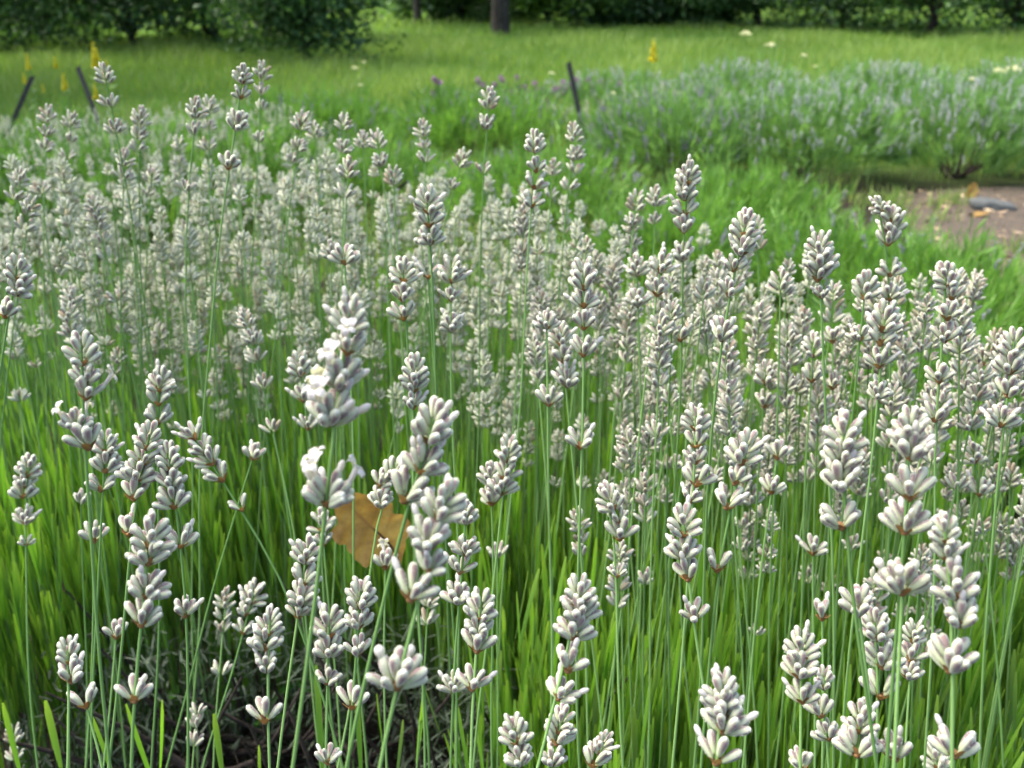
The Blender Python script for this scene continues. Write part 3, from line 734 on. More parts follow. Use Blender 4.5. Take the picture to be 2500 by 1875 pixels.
# further spikes that fill the clump between the measured ones
def x_right(y): return 0.56 - 0.52 * (y - 1.02)
def proj(p):
    q = np.asarray(p, float) - [0, 0, CAM_H]
    d = q[..., 1] * CP - q[..., 2] * SP; u = q[..., 0] / d; v = (q[..., 1] * SP + q[..., 2] * CP) / d
    return 1250 + u * FPX, 937.5 - v * FPX, d
def random_spike(x, y, top, r, seed):
    nw = int(r.choice([1, 2, 3, 4, 5, 6], p=[.06, .16, .28, .28, .16, .06]))
    lean = np.array([r.normal() * .06, r.normal() * .04 + .22 * (CAM_H - top) / y])
    z, S, P = top, [], []; sz = r.uniform(.88, 1.24)
    for i in range(nw):
        P.append(np.array([x - lean[0] * (top - z), y - lean[1] * (top - z), z])); S.append(sz * r.uniform(.88, 1.04) * (0.92 if i == 0 else 1))
        z -= r.uniform(.010, .014) if i < 2 else r.uniform(.012, .022)
        if i == nw - 2 and r.random() < .35: z -= r.uniform(.02, .05)
    base = np.array([x - lean[0] * top, y - lean[1] * top, .004])
    kinds = ['top'] + list(r.choice(['mid', 'mid', 'full', 'open'], nw - 1))
    return dict(nodes=P, via=(), scales=S, foot=base, level=1, kinds=kinds, bloom=None, white=0, label=None, seed=seed, d=proj(P[0])[2], wmax=0)
cand = []
r2 = np.random.default_rng(42)
tries = 0
while len(cand) < 900 and tries < 60000:
    tries += 1
    y = .70 + 1.45 * r2.random() ** 1.05
    x = r2.uniform(-.58 * y - .06, .58 * y + .06)
    if x > x_right(y) + r2.normal() * .03: continue
    top = r2.uniform(.44, .74) + (.03 if x < -.15 else 0)
    px, py, d = proj(np.array([x, y, top]))
    if not (-60 < px < 2560): continue
    lim = np.interp(px, [0, 300, 700, 900, 1500, 2000, 2500], [390, 370, 350, 390, 500, 590, 690])
    if py < lim + r2.exponential(75): continue
    # fewer heads show among the leaf blades in front
    keep = np.interp(py, [500, 900, 1100, 1300, 1500], [1, .90, .70, .42, .10]) * (.25 if (px < 950 and py > 950) else 1)
    if r2.random() > keep: continue
    if ((x + .28) / .28) ** 2 + ((y - .86) / .19) ** 2 < 2.0: continue
    cand.append(random_spike(x, y, top, r2, 5000 + len(cand)))
cand.sort(key=lambda s: s['d'])
n_ind = 300 - len(auto)
auto += cand[:n_ind]
mass = cand[n_ind:]

NICK = [("open white flowers, its lowest", "tall white-flowered spike"), ("two round white petals", "spike with two round petals"), ("dry brown-tinted weed", "white-flowered spike by the weeds"),
        ("straight pale stem over dark soil", "straight stem over dark soil"), ("slanting spike of five loose", "slanting loose spike"), ("crosses straight stems", "lone slanting whorl"), ("beside the brown fallen leaf", "brown fallen leaf"),
        ("one spread far below", "tall straight spike"), ("six even whorls", "tall six-whorled spike"), ("two budding heads fused", "thick-headed spike"), ("bare mulch path", "spike against the path"), ("dark-stemmed", "dark-stemmed spike"),
        ("fat spike", "fat crowded spike"), ("broad spike", "broad purple-tipped spike"), ("white-tipped spike", "white-tipped spike"), ("two-winged whorl above", "two-winged pale spike"), ("bending spike", "bending five-whorled spike"),
        ("plump spike", "plump lone spike"), ("curled white flowers", "curled white flowers"), ("many-whorled", "many-whorled spike"), ("whose stem bends", "spike near yellow wildflowers"), ("topmost spike", "topmost spike"),
        ("alone against the green meadow", "spike alone against the meadow"), ("shady bend", "spike by the path's bend")]
MARKS = []
for s in auto:
    if s['label']:
        for key, nk in NICK:
            if key in s['label']: MARKS.append((s['nodes'][0], nk))
def auto_label(s):
    P, n = s['nodes'], len(s['nodes']); t = P[0]; b = s['foot']
    gaps = [np.linalg.norm(P[i] - P[i + 1]) for i in range(n - 1)]
    lean = math.degrees(math.atan2(math.hypot(t[0] - b[0], t[1] - b[1]), t[2] - b[2]))
    if n == 1: head = {'open': "one two-winged", 'mid': "one cupped", 'full': "one full", 'top': "one rounded"}[s['kinds'][0]] + " whorl"
    else: head = NUMW[n] + (" parted whorls" if max(gaps) > .034 else (" close whorls" if max(gaps) < .019 else " spaced whorls"))
    dist, q, nk = min(((float(np.linalg.norm(t - q)), tuple(q), nk) for q, nk in MARKS), key=lambda e: e[0])
    dz = t[2] - q[2]
    rel = "close" if dist < .09 else "near" if dist < .28 else "far"
    tall = "shorter" if dz < -.02 else "taller" if dz > .02 else "level"
    dx, dy = t[0] - q[0], t[1] - q[1]
    side = ("path" if dx > 0 else "hollow") if abs(dx) > abs(dy) else ("meadow" if dy > 0 else "front")
    return f"{'leaning' if lean > 15 else 'upright'} spike with {head}, {tall}, {rel} {side}-side of the {nk}"
for s in auto:
    if not s['label']: s['label'] = auto_label(s)
    elif 'spike' not in s['label'] and 'lavender' not in s['label']: s['label'] = s['label'].replace('whorl', 'lavender whorl', 1)
    stalk(**s)
# the rest of the spikes, one mass too many to set out singly
ab, as_ = Acc(), Acc()
for s in mass:
    r = np.random.default_rng(s['seed'])
    pts = stem_path([s['nodes'][0], s['nodes'][-1], (s['nodes'][-1] + s['foot']) / 2 + r.normal(size=3) * [.006, .006, 0]], s['foot'], 9)
    tube(as_, pts, np.linspace(.0008, .0012, len(pts)), 4, r.random())
    ax = unit(s['nodes'][0] - s['foot'])
    for n, sc, kd in zip(s['nodes'], s['scales'], s['kinds']):
        mm = POOL[kd][r.integers(14)]; rot = frames(ax[None], np.array([[r.normal(), r.normal(), 0]]))[0] * sc
        m = np.empty_like(mm); m[:, :, :3] = np.einsum('ij,mjk->mik', rot, mm[:, :, :3]); m[:, :, 3] = mm[:, :, 3] @ rot.T + n
        ab.inst(BUD_LO, m, r.random(len(m)))
root = empty("lavender_spike_mass", (0, 1.4, 0), "dense mass of small grey-white lavender spikes at the back of the clump", "lavender mass")
root["kind"] = "stuff"
for a, nm, mt in ((ab, "flower_whorls", 'bud'), (as_, "stems", 'stem')):
    o = a.obj(nm, M[mt]); o.parent = root; o.matrix_parent_inverse = Matrix.Translation(-root.location); o["kind"] = "stuff"

# ------------------------------------------------------------------ the plant under the spikes: leafy shoots, old wood
def hollow(x, y):
    """the bare shady gap under the edge of the plant"""
    return ((x + .28) / .28) ** 2 + ((y - .86) / .19) ** 2
def shoots(n, ylo, yhi, r):
    y = ylo + (yhi - ylo) * r.random(n * 4) ** .9; x = r.uniform(-.62 * y - .08, .62 * y + .08)
    k = (x < np.maximum(x_right(y) + .10, .46)) & (hollow(x, y) > 1.0 + .25 * r.random(len(x)))
    return x[k][:n], y[k][:n]
bush = empty("lavender_bush", (0, 1.2, 0), "big green leafy lavender bush carrying the grey-white spikes", "lavender bush")
boff = -np.array([0, 1.2, 0])
fol, fst = Acc(), Acc()
rb = np.random.default_rng(11)
def leafy(x, y, h, nleaf, llo, lhi, wlo, whi, tpl, r, tilt=(0, 8), z0f=.25, stems=True):
    m = len(x); lean = r.normal(size=(m, 2)) * .055 + [0, .05]
    lean[:, 0] += np.clip(x * .10, -.1, .1)
    if stems:
        for i in range(m):
            p = np.array([[x[i], y[i], .02], [x[i] + lean[i, 0] * h[i] * .4, y[i] + lean[i, 1] * h[i] * .4, h[i] * .55], [x[i] + lean[i, 0] * h[i], y[i] + lean[i, 1] * h[i], h[i]]])
            tube(fst, p + boff, [.0011, .0010, .0006], 3, r.random())
    ii = np.repeat(np.arange(m), nleaf); t = z0f + (1 - z0f) * r.random(len(ii)) ** .8
    pos = np.stack([x[ii] + lean[ii, 0] * h[ii] * t, y[ii] + lean[ii, 1] * h[ii] * t, h[ii] * t], -1)
    az = r.random(len(ii)) * 6.28; ti = np.radians(r.uniform(*tilt, len(ii)))
    d = np.stack([np.sin(ti) * np.cos(az), np.sin(ti) * np.sin(az), np.cos(ti)], -1); d[:, :2] += lean[ii]
    out = np.stack([np.cos(az), np.sin(az), np.zeros(len(az))], -1)
    L, W = r.uniform(llo, lhi, len(ii)), r.uniform(wlo, whi, len(ii))
    rn = np.clip(r.normal(.5, .22, len(ii)), 0, 1); bend = r.normal(.02, .035, len(ii))
    if tpl is None: flat_blades(fol, pos + boff, d, L, W, bend, rn)
    else: blades(fol, tpl, pos + boff, d, out, L, W, bend, rn)
x, y = shoots(1500, .72, 1.25, rb)
leafy(x, y, rb.uniform(.20, .37, len(x)) + .03 * (y > .95), 12, .045, .10, .0014, .0030, LEAF_MID, rb)
x, y = shoots(1500, 1.2, 2.15, rb)
leafy(x, y, rb.uniform(.24, .42, len(x)), 11, .04, .08, .0016, .003, None, rb)
x, y = shoots(500, .40, .74, rb)
k = (x > -.02) | (rb.random(len(x)) < .08); x, y = x[k], y[k]
leafy(x, y, rb.uniform(.18, .36, len(x)), 10, .045, .09, .0014, .0028, LEAF_MID, rb)
o = fol.obj("foliage", M['leaf'], bush); o["kind"] = "stuff"
o = fst.obj("leafy_stems", M['stem'], bush); o["kind"] = "stuff"
# bare flower stems standing between the leaves
# large leaves that can be told apart
LEAFM = []
for k in range(6):
    a = Acc(); W = rb.uniform(.024, .036)
    blades(a, LEAF_HI, np.zeros((1, 3)), np.array([[0, 0, 1.]]), np.array([[1., 0, 0]]), 1.0, W, rb.normal(.02, .04), np.array([rb.random()]))
    LEAFM.append(a.mesh("leaf", M['leaf']))
cnt = 0
while cnt < 280:
    yy = rb.uniform(.58, 1.0); xx = rb.uniform(-.5, .5)
    if hollow(xx, yy) < .95 or xx > x_right(yy) + .03: continue
    zz = rb.uniform(.16, .36)
    if yy < .72 and zz > .95 - yy * .86: zz -= .07
    px, py, d = proj(np.array([xx, yy, zz]))
    if not (0 < px < 2500 and 950 < py < 1950): continue
    ti, az = R(rb.uniform(1, 15)), rb.random() * 6.28
    dr = np.array([[math.sin(ti) * math.cos(az), math.sin(ti) * math.sin(az), math.cos(ti)]])
    L = rb.uniform(.055, .10)
    link("leaf", LEAFM[rb.integers(6)], bush, m4(mats34(frames(dr, np.array([[math.cos(az), math.sin(az), 0]])), [np.array([xx, yy, zz]) + boff], L, L)[0]))
    cnt += 1
# old grey leaves and wood round the hollow
og = Acc(); n = 5200
ang = rb.uniform(-2.6, 3.6, n); rad = rb.normal(1.02, .14, n)
ox, oy = -.28 + .28 * rad * np.cos(ang), .86 + .19 * rad * np.sin(ang); k = oy > .86; ox, oy = ox[k], oy[k]; n = len(ox)
oz = rb.uniform(.02, .24, n) * np.clip((oy - .80) * 5, .3, 1)
dd = unit(np.stack([(-.33 - ox) * 1.5 + rb.normal(size=n) * .4, -.5 + rb.normal(size=n) * .5, rb.normal(.25, .45, n)], -1))
blades(og, LEAF_MID, np.stack([ox, oy, oz], -1) + boff, dd, np.tile([[0, 0, 1.]], (n, 1)), rb.uniform(.018, .038, n), rb.uniform(.0009, .0018, n), rb.normal(0, .1, n), rb.random(n))
o = og.obj("old_grey_leaves", M['greyleaf'], bush); o["kind"] = "stuff"
for k in range(46):
    az = rb.uniform(-3.0, -.1); L = rb.uniform(.14, .34); x0, y0 = rb.uniform(-.52, .0), rb.uniform(.92, 1.12)
    p0 = np.array([x0, y0, .02]); d = np.array([math.cos(az) * .6, math.sin(az) * .8, rb.uniform(.25, 1.0)]); d /= np.linalg.norm(d)
    p1 = p0 + d * L * .5 + rb.normal(size=3) * .012; p2 = p0 + d * L * .9 + np.array([0, 0, .05]) + rb.normal(size=3) * .02
    a = Acc(); c = catmull([p0, p1, p2], 4); tube(a, c + boff, np.linspace(rb.uniform(.003, .007), .0012, len(c)), 6, .5)
    a.obj("woody_branch", M['wood'], bush)
# fine dead twigs on the soil
tw = Acc()
for k in range(700):
    p = np.array([rb.uniform(-.75, .05), rb.uniform(.70, 1.2), rb.uniform(.004, .07)]); d = unit(rb.normal(size=3) * [1, 1, .5]); L = rb.uniform(.03, .12)
    tube(tw, np.array([p, p + d * L * .5 + rb.normal(size=3) * .006, p + d * L]) + boff, [.0011, .0009, .0005], 3, rb.random())
tw_m = leaf_mat("dead_twig", [(0, (.010, .008, .006)), (.7, (.035, .029, .022)), (1, (.10, .08, .06))], 0, .9)
o = tw.obj("dead_twigs", tw_m, bush); o["kind"] = "stuff"

# broad-leaved weeds in the hollow and a rusty seed head weed
def oval_leaf_mesh(name, mat, k=6):
    a = Acc(); blades(a, blade_tpl(k, fold=.22, w=(.1, .55, .9, 1, .85, .5, .05)), np.zeros((1, 3)), np.array([[0, 0, 1.]]), np.array([[1., 0, 0]]), 1., .20, .18, np.array([rb.random()]))
    return a.mesh(name, mat)
OVAL = [oval_leaf_mesh("leaf", M['weed']) for _ in range(3)]
def weed(base, n, spread, L, label):
    w = empty("weed", base, label, "weed", "low broad-leaved weeds under the spikes")
    a = Acc(); hs = []
    for k in range(max(2, n // 7)):
        az = rb.random() * 6.28; h = rb.uniform(.6, 1.) * spread
        c = catmull([(0, 0, 0), (math.cos(az) * h * .25, math.sin(az) * h * .25, h * .6), (math.cos(az) * h * .7, math.sin(az) * h * .7, h)], 4)
        tube(a, c, np.linspace(.0012, .0007, len(c)), 5, .6); hs.append(c)
    a.obj("stem", M['stem'], w)
    for k in range(n):
        c = hs[k % len(hs)]; p = c[rb.integers(2, len(c))]; az = rb.random() * 6.28; ti = R(rb.uniform(35, 95))
        dr = np.array([[math.sin(ti) * math.cos(az), math.sin(ti) * math.sin(az), math.cos(ti)]]); l = L * rb.uniform(.7, 1.15)
        link("leaf", OVAL[rb.integers(3)], w, m4(mats34(frames(dr, np.array([[0, 0, -1.]])), [p], l, l)[0]))
g1 = ground_hit(610, 1840); weed((g1[0], g1[1], 0), 26, .13, .034, "dark green oval-leaved weed growing in the hollow beside the pale two-winged whorl")
g1 = ground_hit(760, 1700); weed((g1[0], g1[1], 0), 18, .12, .030, "small oval-leaved weed behind the hollow under the fallen leaf")
g1 = ground_hit(150, 1560); weed((g1[0], g1[1], 0), 22, .22, .040, "leafy weed at the far rim of the hollow beside rusty seed heads")

def fallen_leaf(name, center, size, nrm, up, label, lobes, seed):
    """a dry lobed leaf: curled blade with raised midrib and a stalk"""
    r = np.random.default_rng(seed)
    root = empty(name, center, label, "leaf")
    nr, na = 14, 64; v, t = [], []
    for i in range(nr + 1):
        for j in range(na):
            th = j / na * 2 * math.pi
            rad = lobes(th) * (i / nr)
            x, z = rad * math.sin(th), rad * math.cos(th)
            v.append((x * size, size * (.42 * abs(x) ** 1.3 + .05 * math.sin(14 * z + 4 * abs(x)) * abs(x) + .10 * z * z * (1 if z > 0 else -.6) + .02 * math.sin(9 * x + 5 * z)), z * size)); t.append((.5, i / nr, max(max(0, .8 - abs(x) * 14) if abs(x) < .06 else 0, .45 * max(0, math.sin(11 * (z - .7 * abs(x)))) ** 12)))
    f = [(i * na + j, i * na + (j + 1) % na, (i + 1) * na + (j + 1) % na, (i + 1) * na + j) for i in range(nr) for j in range(na)]
    a = Acc(); a.add(v, f, t)
    zf = frames(np.array([up]), np.cross(np.array([nrm]), np.array([up])))[0]
    mt = Matrix(zf.tolist()).to_4x4()
    b = a.obj("leaf_blade", M['dryleaf'], root); b.matrix_local = mt
    a = Acc(); c = catmull([(0, -.002, size * .6), (0, -.001, 0), (0, .0, -size * .7), (.01, .01, -size * 1.35)], 4); tube(a, c, np.linspace(.0005, .0011, len(c)), 5)
    b = a.obj("leaf_stalk", M['wood'], root); b.matrix_local = mt
    return root
tulip = lambda th: 1 / math.sqrt((math.cos(th) / 1.05) ** 2 + (math.sin(th) / .72) ** 2) * (1 + .10 * math.cos(6 * th + .4) + .05 * math.sin(9 * th) + .03 * math.sin(17 * th + 1))
c0 = at_depth(905, 1285, .95)
fallen_leaf("fallen_leaf", c0, .043, unit(np.array([.1, -1, .35])), unit(np.array([-.62, -.1, .80])), "large yellow-brown dry leaf caught between the lavender stems", tulip, 3)
for (px, py, sz, lab) in ((2366, 490, .045, "upturned tan dry leaf leaning on the grey stone by the path"), (2395, 535, .045, "flat tan dry leaf on the path just before the grey stone"),
                          (2262, 643, .045, "pale tan dry leaf lying at the path edge behind the lavender")):
    gp = ground_hit(px, py); fl = np.array([rb.normal() * .2, rb.normal() * .2, 1.0]) if 'flat' in lab or 'lying' in lab else np.array([.2, -1, .5])
    upv = np.array([.8, .5, .0]) if fl[2] > .9 else np.array([.3, .2, .9])
    fallen_leaf("dry_leaf", gp + [0, 0, .02 if fl[2] > .9 else .045], sz, unit(fl), unit(upv), lab, tulip, int(px))
# grey stone by the path
def stone(center, sx, sy, sz, rz, label):
    me = bpy.data.meshes.new("stone"); import bmesh
    bm = bmesh.new(); bmesh.ops.create_icosphere(bm, subdivisions=3, radius=1)
    r = np.random.default_rng(5); ph = r.random(9) * 6
    for v in bm.verts:
        c = v.co; k = 1 + .12 * math.sin(3 * c.x + ph[0]) + .10 * math.sin(4 * c.y + ph[1]) + .07 * math.sin(7 * c.z + 3 * c.x + ph[2])
        q = [math.copysign(abs(w) ** .72, w) for w in c]; v.co = Vector((q[0] * sx * k, q[1] * sy * k, q[2] * sz * k))
    bm.to_mesh(me); bm.free(); me.materials.append(M['stone'])
    for p in me.polygons: p.use_smooth = True
    o = link("stone", me); o.location = Vector(center.tolist()); o.rotation_euler = (0, .12, rz); tag(o, label, "stone")
gp = ground_hit(2420, 515); stone(gp + [0, 0, .02], .10, .07, .04, -.3, "flat dark grey stone lying at the path edge under the purple lavender")

# ------------------------------------------------------------------ lavender plants further off
def mound(name, cx, cy, rx, ry, h, nleaf, L, W, leafm, nspk, spk_len, headm, head_s, label, cat, seed, group=None, spk_lo=0.15, open_=.5, droop=.2, lift=.0):
    r = np.random.default_rng(seed); z0 = float(gz(cx, cy))
    root = empty(name, (cx, cy, z0), label, cat, group)
    # leaves in upright sprays over the mound's volume, leaving the woody foot bare
    ns_ = nleaf // 16; th = r.random(ns_) * 6.28; u = r.random(ns_) ** .45; el = r.random(ns_) ** .85
    lump = 1 + .16 * np.sin(3 * th + seed) + .12 * np.sin(7 * th + 2 * seed) + .08 * np.sin(13 * th)
    hr = np.sqrt(1 - el ** 2 * .92) * (.55 + .45 * np.clip(el * 3.2, 0, 1))
    hl = 1 + .14 * np.sin(5 * th + 3 * seed) + r.normal(0, .10, ns_)
    sp0 = np.stack([rx * u ** .6 * hr * lump * np.cos(th), ry * u ** .6 * hr * lump * np.sin(th), h * (.17 + .83 * el * (.72 + .28 * u)) * hl], -1)
    sd = unit(np.stack([sp0[:, 0] / rx * .75, sp0[:, 1] / ry * .75, .45 + .9 * el], -1) + r.normal(size=(ns_, 3)) * .16)
    ii = np.repeat(np.arange(ns_), 16); nl = len(ii); sl = r.uniform(.06, .17, ns_)
    pp = sp0[ii] + sd[ii] * (r.random(nl) * sl[ii])[:, None] - sd[ii] * .04
    d = sd[ii] + r.normal(size=(nl, 3)) * .26; tone_s = np.clip(r.normal(.5, .22, ns_), 0, 1)
    a = Acc(); flat_blades(a, pp, unit(d), r.uniform(.55, 1.2, nl) * L, r.uniform(.6, 1.2, nl) * W, r.normal(0, .15, nl), np.clip(tone_s[ii] + r.normal(0, .14, nl), 0, 1))
    o = a.obj("foliage", leafm, root); o["kind"] = "stuff"
    # woody base
    a = Acc()
    for k in range(14):
        az = r.random() * 6.28; q = r.uniform(.2, .5)
        c = catmull([(r.normal() * .03, r.normal() * .03, 0), (rx * q * .5 * math.cos(az), ry * q * .5 * math.sin(az), h * .18), (rx * q * math.cos(az), ry * q * math.sin(az), h * .55)], 3)
        tube(a, c, np.linspace(.010, .003, len(c)), 5)
    a.obj("woody_base", M['wood'], root)
    if nspk:
        th = r.random(nspk) * 6.28; u = r.random(nspk) ** .5
        hr = u * (1 + .1 * np.sin(3 * th + seed))
        bx, by = rx * hr * np.cos(th) * .9, ry * hr * np.sin(th) * .9; bz = h * np.sqrt(np.clip(1 - u ** 2 * .85, 0, 1)) * .85
        d = unit(np.stack([bx / rx * .45, by / ry * .45, np.ones(nspk)], -1) + r.normal(size=(nspk, 3)) * [.13, .13, .05])
        L2 = r.uniform(spk_lo, 1.0, nspk) * spk_len; p0 = np.stack([bx, by, bz], -1); tip = p0 + d * L2[:, None]
        a = Acc(); s2 = unit(np.cross(d, r.normal(size=(nspk, 3))))
        flat_blades(a, p0, d, L2, .0013, r.normal(0, .05, nspk), r.random(nspk)); o = a.obj("flower_stems", M['stem'], root); o["kind"] = "stuff"
        a = Acc(); nb = 9
        ii = np.repeat(np.arange(nspk), nb); kk = np.tile(np.arange(nb), nspk)
        az = r.random(len(ii)) * 6.28; fr = frames(d, r.normal(size=(nspk, 3)))
        tilt = .75; loc = np.stack([np.sin(tilt) * np.cos(az), np.sin(tilt) * np.sin(az), np.full(len(az), math.cos(tilt))], -1)
        bd = np.einsum('mij,mj->mi', fr[ii], loc); hl = head_s * (.024 + .02 * r.random(nspk))[ii]
        bp = tip[ii] - d[ii] * (kk / nb * hl)[:, None]
        a.inst(BUD_LO, mats34(frames(bd, d[ii]), bp, .0105 * head_s, .0105 * head_s), r.random(len(ii)))
        o = a.obj("flower_heads", headm, root); o["kind"] = "stuff"
    return root
GP = "purple lavender plants behind the white clump"
def mg(px, py, back=0.0): q = ground_hit(px, py); k = (q[1] + back) / q[1]; return float(q[0] * k), float(q[1] + back)
# low bright green plants just behind the white clump
for i, (px, py, rx, ry, h, lab) in enumerate([
    (1330, 560, .50, .45, .27, "bright green lavender plant with few dark blue spikes just behind the white clump"),
    (1800, 590, .42, .34, .22, "low bright green lavender plant spreading onto the path's near edge"),
    (2280, 830, .30, .36, .20, "small bright green lavender plant with sparse dark spikes on the path's border"),
    (1650, 700, .40, .34, .22, "low green lavender plant filling the gap behind the tall six-whorled spike"),
    (2010, 760, .34, .30, .20, "low green lavender plant beside the path behind the spike against the path"),
    (2180, 1010, .24, .26, .20, "low green lavender plant between the dark-stemmed spike and the path"),
    (2330, 1180, .20, .22, .18, "lowest green lavender plant, spilling onto the near path edge"),
    (880, 520, .55, .50, .27, "wide green lavender plant with dark blue spikes behind the crowded white spikes"),
    (330, 480, .60, .50, .29, "shaded green lavender plant behind the tallest white spikes")]):
    cx, cy = mg(px, py)
    mound("lavender_plant", cx, cy, rx, ry, h, 9000, .06, .0022, M['mleaf'], 70 if i in (0, 7, 8) else 26, .20, M['pbud'], 1.1, lab, "lavender plant", 40 + i, GP)
# the grey-green purple-flowering row across the path
for i, (px, py, rx, ry, h, ns, lab) in enumerate([
    (2330, 475, .62, .55, .44, 420, "large grey-green lavender mound overhanging the path with a dark base"),
    (1960, 475, .58, .52, .42, 420, "large grey-green lavender mound with hazy mauve spikes and dry brown base"),
    (1640, 470, .52, .50, .38, 300, "rounded lavender mound with dark blue spikes over its shadowed base"),
    (2620, 450, .62, .55, .46, 300, "lavender mound with dark brown inner wood beyond the grey stone"),
    (1180, 400, .70, .55, .30, 130, "spreading bright green lavender with scattered dark spikes in the open bed"),
    (760, 385, .70, .55, .28, 110, "spreading green lavender with thin dark spikes below the meadow's edge"),
    (2150, 350, .70, .55, .42, 520, "mauve-topped lavender mound in the second row behind the path"),
    (1800, 330, .70, .60, .40, 520, "mauve-hazed lavender mound at the end of the second row"),
    (2480, 340, .65, .55, .44, 480, "pale mauve lavender mound beside cream umbels"),
    (1500, 315, .60, .50, .30, 260, "dull mauve lavender mound between the leaning stake and the second row")]):
    cx, cy = mg(px, py, ry)
    bright = 'green lavender' in lab and 'grey' not in lab
    mound("lavender_plant", cx, cy, rx, ry, h, 9500, .085, .0028, M['mleaf'] if bright else M['rleaf'], ns, .22 if not bright else .17, M['pbud'] if (bright or i == 2) else M['hazebud'], 1.35, lab, "lavender plant", 60 + i, GP)
# far white row at the meadow's edge, and a pale patch near the yellow spike
for i, (px, py, rx, ry, h, ns, lab) in enumerate([
    (60, 4.1, .62, .5, .33, 420, "far white lavender plant around the foot of the tilted stake"),
    (330, 4.2, .62, .5, .35, 460, "far white lavender plant beside the yellow wildflowers"),
    (600, 4.5, .60, .5, .36, 460, "far white lavender plant in front of the dark round shrub"),
    (-200, 4.0, .6, .5, .32, 200, "far white lavender plant at the end of its row"),
    (1620, 6.6, .75, .6, .27, 330, "far pale lavender plant under the lone yellow spike")]):
    cy = py; cx = (px - 1250) / FPX * cy * 1.05
    mound("white_lavender_plant", cx, cy, rx, ry, h, 6000, .085, .003, M['mleaf'], ns, .27, M['bud'], 1.15, lab, "lavender plant", 90 + i, "far white lavender plants")

# ------------------------------------------------------------------ meadow grass
rg = np.random.default_rng(21)
def grass_field(name, n, ylo, yhi, hlo, hhi, w, label, xw=.62, power=1.0, keep=None):
    y = ylo + (yhi - ylo) * rg.random(n) ** power; x = rg.uniform(-1, 1, n) * (xw * y + 1.0)
    if keep is not None:
        k = keep(x, y); x, y = x[k], y[k]
    n = len(x)
    # taller and paler tufts drift over the field
    tuft = .5 + .5 * np.sin(x * 1.7 + 1.3 * np.sin(y * .9)) * np.sin(y * 1.1 + .7 * np.sin(x * 1.3))
    d = unit(np.stack([rg.normal(0, .22, n), rg.normal(0, .22, n), np.ones(n)], -1))
    sc = 1 + y / 14
    a = Acc(); flat_blades(a, np.stack([x, y, gz(x, y)], -1), d, rg.uniform(hlo, hhi, n) * (.6 + .6 * tuft), w * sc * rg.uniform(.6, 1.3, n), rg.normal(0, .3, n),
                           np.clip(.28 + .42 * tuft * .8 + rg.normal(0, .17, n), 0, 1))
    o = a.obj(name, M['grass']); tag(o, label, "grass", kind='stuff')
on_path = lambda x, y: ~((y < 5.7) & (x > .85 + .21 * y))
grass_field("grass", 75000, 2.0, 7.0, .05, .16, .0022, "soft green grass between the lavender plants", keep=lambda x, y: on_path(x, y) & (rg.random(len(x)) < np.clip((y - 2) / 3.5, .15 + .6 * (x > .1), 1)) & ~((x > .15 + .06 * y) & (y > 3.6) & (y < 6.3) & (rg.random(len(x)) < .9)))
tuft_c = np.stack([rg.uniform(.9, 2.4, 60), rg.uniform(1.0, 5.2, 60)], -1); edge_c = np.stack([rg.uniform(.52, 1.05, 90), rg.uniform(.4, 2.2, 90)], -1)
tuft_c = tuft_c[(tuft_c[:, 0] > .80 + .19 * tuft_c[:, 1]) & (tuft_c[:, 0] < 1.35 + .25 * tuft_c[:, 1])]
tuft_c = np.concatenate([tuft_c, edge_c[edge_c[:, 0] < .80 + .22 * edge_c[:, 1]]])
ti_ = rg.integers(0, len(tuft_c), 5000); tp = tuft_c[ti_] + rg.normal(size=(5000, 2)) * .035
a = Acc(); flat_blades(a, np.concatenate([tp, np.full((5000, 1), .004)], 1), unit(np.stack([rg.normal(0, .3, 5000), rg.normal(0, .3, 5000), np.ones(5000)], -1)), rg.uniform(.03, .12, 5000), .0022, rg.normal(0, .3, 5000), rg.random(5000))
tag(a.obj("grass", M['grass']), "sparse green grass tufts sprouting along the mulch path", "grass", kind='stuff')
grass_field("grass", 120000, 6.5, 19, .14, .34, .0028, "tall meadow grass behind the lavender beds", power=.8)
grass_field("grass", 60000, 18, 45, .08, .22, .005, "sunlit far grass under the trees", power=.8)

# ------------------------------------------------------------------ wildflowers
def spike_flower(px, py, d, h_head, ground_drop, label, lean=0.0):
    """tall yellow wildflower: thin stem with a tapering spike of small blossoms"""
    t = at_depth(px, py, d); z0 = float(gz(t[0], t[1]))
    root = empty("yellow_wildflower", (t[0] - lean, t[1], z0), label, "wildflower", "yellow wildflowers at the meadow's edge")
    H = t[2] - z0; a = Acc(); c = catmull([(0, 0, 0), (lean * .3, 0, H * .5), (lean, 0, H)], 4); tube(a, c, np.linspace(.004, .0015, len(c)), 5, .7); a.obj("stem", M['stem'], root)
    r = np.random.default_rng(int(px)); n = 46
    u = r.random(n); az = r.random(n) * 6.28; p = np.stack([lean * np.ones(n), np.zeros(n), H - u * h_head], -1)
    dr = unit(np.stack([np.cos(az), np.sin(az), .5 + r.random(n)], -1)); rad = h_head * .15 * (.35 + u * .9)
    a = Acc(); 
    for q in range(4):
        dq = unit(dr + r.normal(size=(n, 3)) * .5)
        flat_blades(a, p + dr * rad[:, None] * .5, dq, rad * .95, rad * .38, .2, r.random(n))
    a.obj("blossom", M['yellow'], root)
    a = Acc(); n = 14; az = r.random(n) * 6.28; zz = r.uniform(.1, .75, n) * H
    blades(a, LEAF_MID, np.stack([lean * (zz / H) ** 1.4, 0 * zz, zz], -1), unit(np.stack([np.cos(az), np.sin(az), .8 + 0 * az], -1)), np.tile([[0, 0, -1.]], (n, 1)), .08, .008, .3, r.random(n)); a.obj("leaves", M['brighttree'], root)
